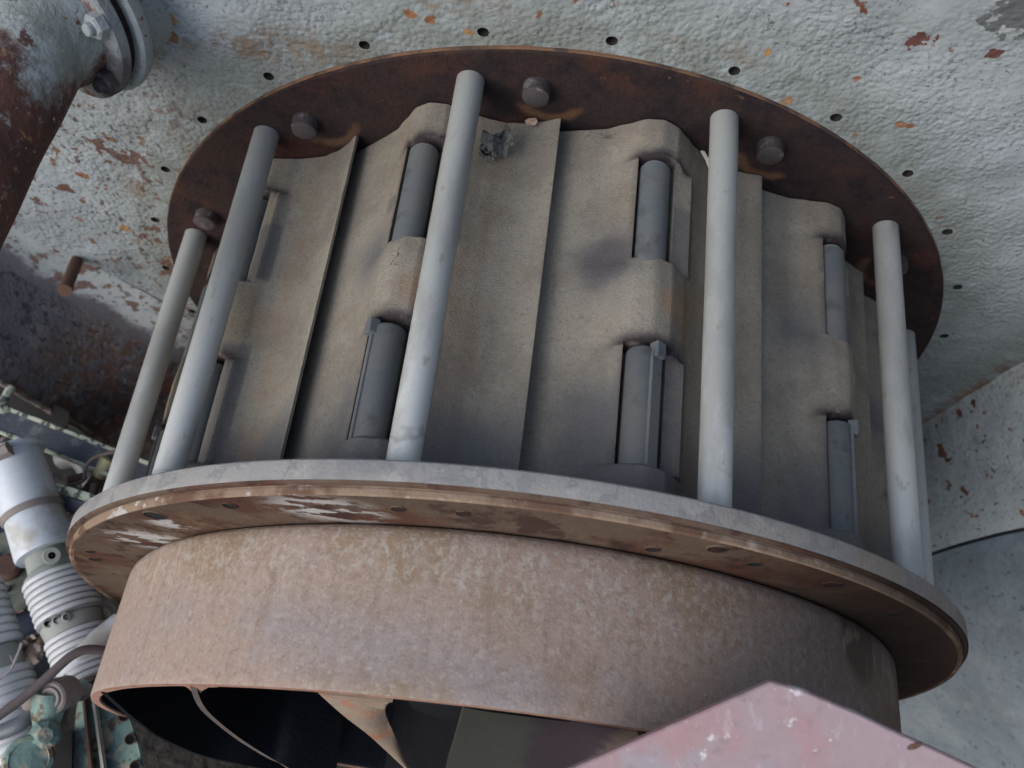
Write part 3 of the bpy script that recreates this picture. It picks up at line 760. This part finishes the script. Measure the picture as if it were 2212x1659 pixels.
def blade(edge, dy, dth, mats, lab=None, thick=.010, n=9, fillet=None, dr=0.0):
    pts = bez(edge, 5); rows = []
    for p in pts:
        row = []
        for t in np.linspace(0, 1, n):
            q = rotY(p, dth*t**1.3); q = Vector((q.x*(1-dr*t), min(p.y + dy*t, -.04), q.z*(1-dr*t)))
            rr = math.hypot(q.x, q.z)
            if rr > .851 and q.y > YE-.002: q.x *= .851/rr; q.z *= .851/rr
            row.append(q)
        rows.append(row)
    bm = bmesh.new(); sheet(bm, rows, thick, 0, 1 if len(mats) > 1 else 0)
    return finish('blade', bm, mats, runner, label=lab)
def P(u, v, y):
    p = aty(u, v, y); r = math.hypot(p.x, p.z)
    if r > .851: p.x *= .851/r; p.z *= .851/r
    return p
blade([P(228, 1497, -.298), P(262, 1527, -.306), P(301, 1560, -.314), P(359, 1598, -.324), P(444, 1634, -.340), P(564, 1660, -.347), P(700, 1690, -.350)],   .30, -7, ['blade_dark'], 'dark lowest blade at the left')
def fillet(px, mat='band_edge'):
    bm = bmesh.new(); ps = [P(u, v, -.2975 - .00016*max(0, v-1485)) for u, v in px]
    fc = bm.faces.new([bm.verts.new(p) for p in ps]); ex = bmesh.ops.extrude_face_region(bm, geom=[fc])
    for v in [g for g in ex['geom'] if isinstance(g, bmesh.types.BMVert)]: v.co += Vector((0, .02, -.006))
    finish('root_fillet', bm, mat, runner, smooth=False)
fillet([(372, 1477), (392, 1481), (408, 1488), (418, 1498), (424, 1514), (431, 1522), (431, 1506), (436, 1493), (450, 1485), (462, 1482)])
fillet([(676, 1491), (690, 1498), (720, 1512), (828, 1532), (832, 1522), (838, 1515), (838, 1511)], 'blade_beige')
blade([P(424, 1484, -.297), P(446, 1533, -.318), P(513, 1591, -.343), P(581, 1635, -.366), P(622, 1658, -.380), P(720, 1710, -.41)],   .26, -5, ['blade_dark', 'blade_edge'])
# wide beige blade: spanned between its two visible edges
def span_sheet(L, Rr, mats, lab=None, thick=.008, deep=.25, tw=0):
    a = bez(L, 6); c = bez(Rr, 6); k = min(len(a), len(c)); rows = []
    for i in range(k):
        p, q = a[i], c[i]
        rows.append([p + (q-p)*t - Vector((0, 1, 0))*.006*math.sin(math.pi*t) for t in np.linspace(0, 1, 7)] + ([q + Vector((0, deep*t, 0)) for t in (.2, .5, 1)] if deep else []))
    bm = bmesh.new(); sheet(bm, rows, thick); return finish('blade', bm, mats, runner, label=lab)
blade([P(520, 1712, -.335), P(640, 1705, -.335), P(760, 1700, -.335), P(900, 1700, -.335), P(1040, 1705, -.335)], .28, 0, ['blade_dark'], 'dark sheet added deep in the mouth to keep it black')  # added sheet hides the far lip, its black stands in for shade
span_sheet([P(686, 1496, -.297), P(742, 1546, -.318), P(803, 1594, -.334), P(873, 1659, -.350), P(930, 1712, -.362)], [P(848, 1511, -.292), P(833, 1528, -.300), P(836, 1552, -.309), P(855, 1594, -.325), P(884, 1662, -.344)], ['blade_beige'], 'beige rust-tinted blade seen edge on', deep=0)
a_ = bez([P(1002, 1528, -.290), P(985, 1590, -.305), P(964, 1660, -.32), P(950, 1720, -.335)], 6)
c_ = bez([P(1057, 1538, -.286), P(1095, 1592, -.288), P(1145, 1655, -.293), P(1190, 1720, -.298)], 6)
e_ = bez([P(1230, 1560, -.270), P(1262, 1610, -.275), P(1280, 1660, -.28), P(1290, 1720, -.29)], 6)
g_ = bez([P(1376, 1582, -.290), P(1384, 1606, -.298), P(1380, 1660, -.31), P(1370, 1720, -.32)], 6)
rows = []
for i_ in range(len(a_)): rows.append(bez([a_[i_], c_[i_], e_[i_], g_[i_]], 6))
bm = bmesh.new(); sheet(bm, rows, .008); finish('blade', bm, 'blade_shade', runner, label='dusty blade turning from grey-green to purple-brown beside the pink plate')

# ================================================================== pipe with flange, upper left
pipe = thing('flanged_pipe', 'rusty white painted pipe elbow with a bolted flange at the upper left of the casing', 'pipe', aty(140, 50, H))
ax = ROT @ Vector((-.54, -.60, .585)); ax.normalize()
c0 = aty(150, 52, .765)
fl = frame_at(c0, ax)
bm = bmesh.new(); lathe(bm, [(.085, -.016), (.134, -.016), (.138, -.012), (.138, .008), (.134, .012), (.09, .012)], 64, fl); finish('pipe_flange', bm, 'flange_paint', pipe)
bm = bmesh.new(); lathe(bm, [(.100, -.22), (.102, -.075), (.140, -.062), (.144, -.052), (.144, -.040), (.138, -.034), (.09, -.032)], 64, fl); finish('mating_flange', bm, 'nozzle_paint', pipe)
bm = bmesh.new(); lathe(bm, [(.124, -.034), (.124, -.014)], 48, fl); finish('gasket', bm, 'rust_dark', pipe)
bm = bmesh.new()
cpath = [c0 - ax*.01, c0 + ax*.03, c0 + ax*.085, atd(-5, 215, 1.66), atd(-75, 345, 1.62), atd(-150, 500, 1.59), atd(-290, 790, 1.56)]
cp = bez(cpath, 8); k = len(cp)
tube(bm, cp, [.116 if i < 5 else .102 + .0025*noise.noise(p*8) for i, p in enumerate(cp)], 40); finish('pipe_bend', bm, 'pipe_paint', pipe)
for (u, v), mat, rust in (((205, 52), 'nut_paint', 0), ((232, 165), 'bolt_iron', 1), ((60, -60), 'nut_paint', 0)):
    d = ray(u, v); t = (c0 + ax*.012 - CAM).dot(ax)/d.dot(ax); p = CAM + d*t
    off = p - c0; off -= ax*off.dot(ax); p = c0 + ax*.012 + off.normalized()*.118
    bm = bmesh.new(); fr = frame_at(p, ax)
    lathe(bm, [(.0235, 0), (.0235, .017), (.020, .021)], 6, fr, cap1=True); lathe(bm, [(.012, .015), (.012, .030), (.010, .033)], 14, fr, cap1=True)
    finish('nut', bm, mat, pipe, smooth=False, label='rusted bare nut' if rust else 'white painted hexagonal nut')

# ================================================================== foreground pink plate
pk = thing('pink_plate', 'flat pink painted plate with worn white patches in front of the runner', 'plate', P(1700, 1600, -.25) )
corner_px = [(1240, 1659), (1665, 1473), (1735, 1492), (1800, 1520), (1862, 1546), (1920, 1575), (2020, 1620), (2110, 1662), (2400, 1800), (2500, 2100), (900, 2100), (780, 1862)]
pn = Vector((-.12, -.35, .93)).normalized(); p0 = atz(1665, 1473, 1.02)
def onplane(u, v):
    d = ray(u, v); return CAM + d*((p0-CAM).dot(pn)/d.dot(pn))
bm = bmesh.new()
top = [bm.verts.new(onplane(*q)) for q in corner_px]
f = bm.faces.new(top)
if f.normal.dot(pn) < 0: f.normal_flip()
ex = bmesh.ops.extrude_face_region(bm, geom=[f]); 
for v in [g for g in ex['geom'] if isinstance(g, bmesh.types.BMVert)]: v.co -= pn*.022
bmesh.ops.bevel(bm, geom=[e for e in bm.edges], offset=.0018, segments=2, affect='EDGES')
finish('plate_body', bm, 'pink_paint', pk, smooth=False)
# chip of dark bare metal on the pink plate
bm = bmesh.new(); c = onplane(1975, 1612); fr = frame_at(c + pn*.0002, pn, Vector((1, .5, 0)))
lathe(bm, [(.0105, -.001), (.0095, .0008), (.006, .001)], 18, fr @ Matrix.Diagonal((1, .38, 1, 1)), cap1=True); finish('rust_chip', bm, 'rust_brown', pk)

# ================================================================== scrap on the ground, lower left
# angle iron with flaking cream paint
bt = thing('angle_iron', 'dark navy angle iron with flaking cream paint along the edge of the casing', 'angle iron', atd(150, 960, 2.75))
a0, a1 = atd(-60, 850, 2.75), atd(420, 1036, 2.55)
def strip(pa, pb, wdir, wd, th, name, mat, parent, wob=.0, n=24, label=None):
    bm = bmesh.new(); rows = []
    for t in np.linspace(0, 1, n):
        p = lerp(pa, pb, t); rows.append([p + wdir*wd*s + Vector((1, 1, 1))*wob*noise.noise(p*18 + Vector((s, 0, 0))) for s in (0, .33, .66, 1)])
    sheet(bm, rows, th); return finish(name, bm, mat, parent, label=label)
axis_ = (a1-a0).normalized(); vd = (CAM - a0).normalized(); wv = axis_.cross(vd).normalized()
if (ROT.transposed() @ wv).y > 0: wv = -wv
wv1 = (wv + vd*.25).normalized()
strip(a0, a1, wv1, .070, .006, 'leg', 'navy_iron', bt, .001)
e0, e1 = a0 + wv1*.070, a1 + wv1*.070
strip(e0, e1, (wv*.8 + vd*.5).normalized(), .008, .010, 'painted_edge', 'flaking_cream', bt, .0012)
strip(a0 - wv*.001 + vd*.006, a1 - wv*.001 + vd*.006, wv, .010, .004, 'painted_edge', 'flaking_cream', bt, .0015)
# wooden box behind
bx = thing('wooden_crate', 'dull brown box side below the navy angle iron', 'crate', atd(200, 1000, 2.85))
bm = bmesh.new()
q = [atd(128, 925, 2.80), atd(330, 1010, 2.75), atd(330, 1075, 2.80), atd(215, 1022, 2.84), atd(140, 985, 2.86)]
fc = bm.faces.new([bm.verts.new(p) for p in q]); ex = bmesh.ops.extrude_face_region(bm, geom=[fc])
for v in [g for g in ex['geom'] if isinstance(g, bmesh.types.BMVert)]: v.co += ray(200, 1000)*.12
finish('side_board', bm, 'box_wood', bx, smooth=False)
bm = bmesh.new()
q = [atd(-60, 780, 2.95), atd(150, 890, 2.86), atd(140, 1000, 2.9), atd(80, 1060, 2.95), atd(-60, 1040, 3.0)]
fc = bm.faces.new([bm.verts.new(p) for p in q]); ex = bmesh.ops.extrude_face_region(bm, geom=[fc])
for v in [g for g in ex['geom'] if isinstance(g, bmesh.types.BMVert)]: v.co += ray(50, 950)*.15
finish('dark_gap_sheet', bm, 'black_void', bx, smooth=False)  # black sheet standing in for the dark gap behind the angle iron
bm = bmesh.new(); tube(bm, [atd(-30, 985, 2.78), atd(10, 945, 2.80), atd(45, 900, 2.82)], .006, 8)
tag(finish('metal_rod', bm, 'edge_rust_cream'), 'thin pale rod crossing the dark gap above the aluminium cylinder', 'rod')
bm = bmesh.new(); tube(bm, [atd(-30, 905, 2.70), atd(5, 870, 2.70), atd(25, 835, 2.72)], .012, 12); lathe(bm, [(.010, 0), (.016, .004), (.010, .008)], 16, frame_at(atd(8, 882, 2.66), CAM-atd(8, 882, 2.66)), cap1=True)
tag(finish('pale_tube', bm, 'flaking_cream'), 'short pale green tube at the left edge above the angle iron', 'tube')
# grey elbow castings
bm = bmesh.new(); pts = bez([atd(135, 990, 2.74), atd(165, 985, 2.72), atd(190, 1010, 2.72), atd(205, 1050, 2.74), atd(205, 1090, 2.78)], 5)
tube(bm, pts, [.030, .032, .034, .036, .038]*5 + [.038] if len(pts) == 26 else .032, 20)
tag(finish('pipe_elbow', bm, 'dull_steel'), 'larger dull grey pipe elbow beside the aluminium cylinder', 'pipe elbow')
bm = bmesh.new(); pts = bez([atd(175, 1000, 2.80), atd(210, 990, 2.79), atd(240, 1010, 2.80), atd(250, 1050, 2.82)], 5); tube(bm, pts, .026, 18)
tag(finish('pipe_elbow', bm, 'dull_steel'), 'smaller dark pipe elbow half hidden behind the larger one', 'pipe elbow')
# yellow-green cap with wire
yc = thing('capped_fitting', 'yellow-green capped fitting held in a brown clamp near the ring', 'fitting', atd(200, 1040, 2.6))
bm = bmesh.new(); d1, d2 = atd(238, 990, 2.6), atd(212, 1030, 2.6); cyl(bm, d1, d2, .024, .018, 20, .003); finish('cap', bm, 'yellow_cap', yc)
bm = bmesh.new(); cyl(bm, d2, atd(190, 1068, 2.6), .016, .022, 14, .002); finish('body', bm, 'rust_brown', yc)
bm = bmesh.new(); tube(bm, bez([atd(250, 975, 2.56), atd(205, 988, 2.56), atd(185, 1010, 2.56), atd(180, 1038, 2.56), atd(150, 1048, 2.56)], 5), .005, 8); finish('wire', bm, 'cable_brown', yc)
for (u, v, u2, v2, r, m_) in ((150, 1040, 185, 1028, .014, 'rust_brown'), (140, 1052, 175, 1062, .010, 'dull_steel'), (203, 1045, 194, 1082, .008, 'fitting_grey')):
    bm = bmesh.new(); cyl(bm, atd(u, v, 2.58), atd(u2, v2, 2.58), r, r*.8, 12, .002); finish('clamp_bar', bm, m_, yc)
# second flaking bar
fb = thing('flaking_bar', 'narrow bar with pale green flaking paint pointing at the lower ring', 'bar', atd(150, 1060, 2.5))
b0, b1 = atd(78, 1032, 2.52), atd(330, 1108, 2.45); ab = (b1-b0).normalized(); vb = (CAM-b0).normalized(); wb = ab.cross(vb).normalized()
if (ROT.transposed() @ wb).y > 0: wb = -wb
strip(b0, b1, (wb + vb*.3).normalized(), .021, .006, 'painted_face', 'flaking_cream', fb, .0012)
strip(b0 + wb*.022, b1 + wb*.022, (wb*.9 - vb*.4).normalized(), .040, .006, 'web', 'navy_iron', fb, .001)
bm = bmesh.new(); lathe(bm, [(.008, 0), (.015, .003), (.018, .008), (.015, .012)], 20, frame_at(atd(112, 1094, 2.50), CAM-atd(112, 1094, 2.5))); finish('eye_ring', bm, 'dull_steel', fb)
for k, (u, v, u2, v2) in enumerate(((205, 1075, 178, 1125), (165, 1080, 120, 1165), (190, 1110, 150, 1150), (90, 1100, 130, 1112))):
    bm = bmesh.new(); cyl(bm, atd(u, v, 2.62), atd(u2, v2, 2.62), .007, .006, 8)
    tag(finish('thin_rod', bm, 'rust_brown' if k else 'edge_rust_cream'), ['pale-edged rusty rod just left of the lower ring rim', 'longest brown rod between cylinder and ring', 'short brown rod crossing the pale-edged rod', 'short rod under the flaking bar by the eye ring'][k], 'rod')

# stacked cylinders
def column(name, label, stations, ax0, ax1, dep0, dep1, parts_mats):
    pa, pb = atd(*ax0, dep0), atd(*ax1, dep1); ln = (pb-pa).length
    root = thing(name, label, 'insulator column', pb, None)
    for nm, mat, prof in stations:
        bm = bmesh.new(); fr = frame_at(pa, pb-pa)
        lathe(bm, [(r, a*ln) for r, a in prof], 48, fr, mi=0, cap0=True, cap1=True); finish(nm, bm, mat, root)
    return root, pa, pb, ln
def ribs(r, a, b_, n, d):
    out = []
    for i in range(n):
        t0 = a + (b_-a)*i/n; w_ = (b_-a)/n
        out += [(r-d, t0), (r-d*.15, t0 + w_*.18), (r, t0 + w_*.5), (r-d*.15, t0 + w_*.82), (r-d, t0 + w_*.97)]
    return out
s1 = [('top_cap', 'aluminium', [(.060, -.020), (.079, -.014), (.079, .0), (.066, .012)]),
      ('upper_cylinder', 'aluminium', [(.068, .005), (.074, .30), (.070, .315)]),
      ('seam_band', 'fitting_grey', [(.077, .30), (.079, .318), (.076, .332)]),
      ('lower_cylinder', 'aluminium', [(.072, .332), (.077, .51), (.074, .525)]),
      ('neck', 'collar_zinc', [(.055, .52), (.058, .60), (.072, .625), (.074, .64)]),
      ('ribbed_insulator', 'porcelain', ribs(.081, .64, .85, 7, .013) + [(.079, .855)]),
      ('collar', 'collar_zinc', [(.068, .855), (.074, .87), (.070, .93)]),
      ('ribbed_insulator', 'porcelain', ribs(.077, .93, 1.16, 8, .011))]
r1_, pa, pb, ln = column('insulator_column', 'larger column of aluminium cylinders and white ribbed insulators left of the runner', s1, (28, 985), (176, 1400), 2.52, 2.36, None)
dirx = (pb-pa).normalized()
bm = bmesh.new(); pe = atd(112, 1200, 2.33); lathe(bm, [(.0085, -.02), (.0085, .004), (.019, .004), (.021, 0), (.021, -.03)], 24, frame_at(pe, CAM-pe)); lathe(bm, [(.0086, -.015), (.001, -.015)], 16, frame_at(pe, CAM-pe), mi=1); finish('lifting_eye', bm, ['collar_zinc', 'black_void'], r1_)
for (u, v) in ((102, 1347), (143, 1333), (122, 1340)):
    p = atd(u, v, 2.31); bm = bmesh.new(); lathe(bm, [(.011, -.02), (.011, .001), (.0075, .003), (.0065, -.008)], 16, frame_at(p, CAM-p), mi=0); lathe(bm, [(.0068, -.006), (.0005, -.006)], 12, frame_at(p, CAM-p), mi=1); finish('bolt_eye', bm, ['collar_zinc', 'black_void'], r1_)
bm = bmesh.new(); cyl(bm, atd(-10, 985, 2.45), atd(22, 968, 2.45), .020, .020, 6); finish('terminal', bm, 'fitting_grey', r1_)
s2 = [('ribbed_insulator', 'porcelain', ribs(.083, -.1, .42, 8, .008)),
      ('collar', 'collar_zinc', [(.066, .42), (.072, .44), (.068, .60)]),
      ('ribbed_insulator', 'porcelain', ribs(.081, .60, 1.25, 10, .007))]
column('insulator_column', 'darker ribbed insulator column cut off by the left edge of the photo', s2, (-62, 1300), (30, 1570), 2.42, 2.34, None)
# pulley and blue hose behind
pu = thing('pulley_wheel', 'green-grey wheel with a brown hub behind the insulator column', 'wheel', atd(30, 1240, 2.8))
pcn = atd(22, 1232, 2.75); nz = (ROT @ Vector((.1, .55, .8)))
fr = frame_at(pcn, nz)
bm = bmesh.new(); lathe(bm, [(.03, .01), (.075, .0), (.10, .012), (.118, .014), (.122, .0), (.12, -.02)], 48, fr); finish('wheel_disc', bm, 'pulley_green', pu)
bm = bmesh.new(); lathe(bm, [(.022, -.0), (.040, .01), (.040, .028), (.03, .036), (.012, .036)], 10, fr, cap1=True); finish('hub', bm, 'rust_brown', pu)
for k in range(5):
    bm = bmesh.new(); p = fr @ Vector((.060*math.cos(k*1.257), .060*math.sin(k*1.257), .004)); cyl(bm, p, p + nz*.016, .009, .008, 6); finish('nut', bm, 'bolt_iron', pu, smooth=False)
bm = bmesh.new(); tube(bm, [fr @ Vector((.150*math.cos(t), .150*math.sin(t), -.05)) for t in np.linspace(0, 2*math.pi*.98, 40)], .035, 16)
tag(finish('blue_tyre', bm, 'blue_rubber'), 'dark blue rubber ring under the green-grey wheel', 'tyre')
# junk plates near the machine
bm = bmesh.new()
q = [atd(62, 1448, 2.46), atd(118, 1404, 2.50), atd(190, 1400, 2.5), (atd(150, 1470, 2.45)), atd(70, 1485, 2.43)]
fc = bm.faces.new([bm.verts.new(p) for p in q]); ex = bmesh.ops.extrude_face_region(bm, geom=[fc])
for v in [g for g in ex['geom'] if isinstance(g, bmesh.types.BMVert)]: v.co += ray(100, 1440)*.04
tag(finish('steel_plate', bm, 'dull_steel', smooth=False), 'blue-grey steel plate between the insulators and the green machine', 'plate')
hs = thing('curved_pipe', 'pale grey curved pipe passing behind the runner band', 'pipe', atd(200, 1400, 2.3))
bm = bmesh.new(); tube(bm, bez([atd(262, 1345, 2.36), atd(220, 1378, 2.33), atd(190, 1405, 2.31), atd(160, 1440, 2.30), atd(110, 1490, 2.30)], 6), .028, 18); finish('pipe_length', bm, 'aluminium', hs)
bm = bmesh.new(); tube(bm, bez([atd(-25, 1562, 2.1), atd(40, 1515, 2.12), atd(100, 1465, 2.14), atd(150, 1420, 2.16), (atd(190, 1403, 2.18)), atd(245, 1408, 2.22)], 6), .0105, 12)
tag(finish('cable', bm, 'cable_brown'), 'brown cable curving from the left edge up to the runner band', 'cable')
bm = bmesh.new(); tube(bm, bez([atd(-25, 1592, 2.25), atd(35, 1570, 2.25), atd(70, 1540, 2.27), atd(95, 1500, 2.3)], 6), .016, 12)
tag(finish('cable', bm, 'dull_steel'), 'thicker blue-grey hose below the brown cable', 'hose')
bm = bmesh.new(); pts = bez([atd(-5, 1470, 2.1), atd(20, 1450, 2.1), atd(32, 1430, 2.1), atd(48, 1388, 2.1)], 4); tube(bm, pts, [.0035 + .0015*noise.noise(p*90) for p in pts], 7); tube(bm, [atd(30, 1432, 2.1), atd(22, 1415, 2.1)], .002, 6)
tag(finish('twig', bm, 'twig_bark'), 'small pale bare twig in front of the left insulator column', 'twig')
# green machine housing
gm = thing('green_machine', 'green painted machine housing with flaking cream patches and bolt holes at the lower left', 'machine housing', atd(200, 1640, 2.3))
def slab(px, dep, dz, mat, name, parent, bev=.004, label=None):
    bm = bmesh.new()
    f = bm.faces.new([bm.verts.new(atd(u, v, d_)) for (u, v, d_) in px]); ex = bmesh.ops.extrude_face_region(bm, geom=[f])
    dd = ray(px[0][0], px[0][1]).normalized()
    for v in [g for g in ex['geom'] if isinstance(g, bmesh.types.BMVert)]: v.co += dd*dz
    if bev: bmesh.ops.bevel(bm, geom=bm.edges[:], offset=bev, segments=2, affect='EDGES')
    return finish(name, bm, mat, parent, smooth=False, label=label)
slab([(205, 1478, 2.30), (252, 1515, 2.28), (278, 1535, 2.27), (300, 1600, 2.24), (322, 1700, 2.20), (240, 1720, 2.2), (214, 1600, 2.25)], 0, .05, 'green_paint', 'flange_plate', gm)
slab([(168, 1495, 2.34), (204, 1480, 2.32), (212, 1600, 2.27), (240, 1720, 2.22), (150, 1720, 2.24), (160, 1590, 2.3)], 0, .05, 'green_paint', 'side_panel', gm)
slab([(196, 1500, 2.265), (207, 1496, 2.262), (222, 1600, 2.22), (240, 1720, 2.17), (226, 1720, 2.17), (210, 1600, 2.22)], 0, .05, 'green_cream', 'rib', gm, .006)
slab([(176, 1500, 2.29), (184, 1498, 2.29), (196, 1600, 2.25), (208, 1720, 2.2), (196, 1720, 2.2), (186, 1600, 2.25)], 0, .04, 'rust_brown', 'rib', gm, .004)
for (u, v) in ((267, 1547), (281, 1597), (292, 1655)):
    p = atd(u, v, 2.245 - (v-1547)*.0004); fr = frame_at(p, CAM-p); bm = bmesh.new(); lathe(bm, [(.0125, -.03), (.0125, .0), (.0105, .0005), (.0095, -.002)], 20, fr, mi=0); lathe(bm, [(.0096, -.0018), (.0004, -.0018)], 14, fr, mi=1); finish('bolt_hole', bm, ['rust_brown', 'black_void'], gm)
slab([(110, 1470, 2.26), (150, 1435, 2.28), (205, 1425, 2.3), (215, 1470, 2.28), (160, 1502, 2.25), (130, 1500, 2.25)], 0, .05, 'green_paint', 'top_lug', gm, .010)
slab([(150, 1500, 2.22), (200, 1470, 2.25), (212, 1478, 2.24), (212, 1496, 2.23), (165, 1520, 2.20)], 0, .05, 'fitting_grey', 'arm', gm, .008)
bc = atd(108, 1508, 2.14); fr = frame_at(bc, ROT @ Vector((-.20, .05, .97)))
bm = bmesh.new(); lathe(bm, [(r_*.82, z_) for r_, z_ in [(.042, -.065), (.047, -.02), (.045, -.004), (.040, .0), (.036, -.003), (.030, -.003), (.028, .002), (.020, .002), (.019, -.002), (.0085, -.002), (.0085, -.03)]], 40, fr); lathe(bm, [(.0072, -.012), (.0004, -.012)], 14, fr, mi=1); finish('boss', bm, ['fitting_grey', 'black_void'], gm, label='round turned boss with a dark centre hole')
bm = bmesh.new(); tube(bm, bez([bc - ax*.0 + ray(0, 0)*.02, atd(100, 1560, 2.16), atd(88, 1600, 2.17), atd(70, 1650, 2.18)], 6), [.030 + .006*math.sin(i*.55) for i in range(19)], 20); finish('valve_stem', bm, 'green_paint', gm)
bm = bmesh.new(); pk2 = atd(98, 1588, 2.12); lathe(bm, [(.03, -.03), (.036, -.008), (.030, .012), (.016, .022)], 8, frame_at(pk2, CAM-pk2), cap1=True); finish('valve_nut', bm, 'green_paint', gm, smooth=False)
bm = bmesh.new(); pk3 = atd(62, 1642, 2.08); lathe(bm, [(.05, -.05), (.052, -.006), (.048, .0), (.040, .002), (.038, -.001), (.006, .0)], 32, frame_at(pk3, CAM-pk3), cap1=True); finish('end_cap', bm, 'green_paint', gm)
bm = bmesh.new(); cyl(bm, atd(62, 1520, 2.2), atd(84, 1505, 2.16), .018, .016, 12, .003); finish('grease_cup', bm, 'fitting_grey', gm)
slab([(118, 1590, 2.27), (160, 1575, 2.27), (158, 1700, 2.22), (110, 1720, 2.22)], 0, .05, 'black_void', 'recess_panel', gm)

# ================================================================== small litter on the turbine
def crumpled(name, label, cat, c, sx, sy, mat, nrm, xh, seed, amp=.25):
    bm = bmesh.new(); fr = frame_at(c, nrm, xh); n = 9; rng = random.Random(seed); rows = []
    for i in range(n):
        row = []
        for j in range(n):
            a, b_ = -1 + 2*i/(n-1), -1 + 2*j/(n-1)
            k = 1/max(1, math.hypot(a, b_))**.8*(1 + .25*noise.noise(Vector((a*3, b_*3, seed))))
            row.append(fr @ Vector((a*k*sx, b_*k*sy, amp*min(sx, sy)*(1.2*noise.noise(Vector((a*1.6, b_*3.2, seed+5))) + abs(a)*.6))))
        rows.append(row)
    sheet(bm, rows, .0008); return tag(finish(name, bm, mat, smooth=False), label, cat)
d = ray(1075, 312)
def on_r(u, v, R):
    d = ray(u, v); a = d.x**2 + d.z**2; b2 = 2*(d.x*CAM.x + d.z*CAM.z); c = CAM.x**2 + CAM.z**2 - R*R
    k = (-b2 - math.sqrt(b2*b2-4*a*c))/(2*a); return CAM + d*k
p = on_r(1076, 312, .858); crumpled('dead_leaf', 'crumpled grey dead leaf caught behind the middle stay rod', 'leaf', p, .032, .026, 'grey_leaf', p*Vector((1, 0, 1)) if False else Vector((p.x, -.2, p.z)), (1, .2, 0), 3, 1.3)
p = on_r(1056, 332, .850); crumpled('dead_leaf', 'darker leaf scrap just below the crumpled grey leaf', 'leaf', p, .018, .016, 'grey_leaf', Vector((p.x, -.2, p.z)), (1, .2, 0), 8, 1.5)
p = on_r(1148, 263, .846); crumpled('dead_leaf', 'tiny straw coloured leaf scrap on the vane top by the bolt', 'leaf', p, .012, .007, 'dry_leaf', Vector((p.x, -.5, p.z)), (1, .2, 0), 11, .7)
p = on_r(797, 772, .872); crumpled('dead_leaf', 'small pale pink leaf stuck beside the keyed pin', 'leaf', p, .006, .021, 'dry_leaf', Vector((p.x, 0, p.z)), (1, 0, 0), 13, .5)
p0s, p1s = on_r(1514, 326, .865), on_r(1535, 372, .872)
bm = bmesh.new()
for k in range(4): tube(bm, [p0s + Vector((.002*k, 0, 0)), lerp(p0s, p1s, .5) + Vector((.0022*k, 0, .004)), p1s + Vector((.0015*k, 0, 0))], .0012, 5)
tag(finish('straw', bm, 'straw'), 'pale straw wisp left of the fourth stay rod', 'straw')
bm = bmesh.new(); rng = random.Random(2)
for k in range(10):
    p = on_r(1290 + rng.uniform(-34, 26), 292 + rng.uniform(-5, 5), .846); q = p + Vector((rng.uniform(-.014, .014), rng.uniform(-.012, .006), rng.uniform(0, .006)))
    tube(bm, [p, lerp(p, q, .5) + Vector((0, 0, .003)), q], .0010, 5)
tag(finish('debris', bm, 'grey_leaf'), 'dark tangle of fibres on the vane top right of the raised vane edge', 'debris')
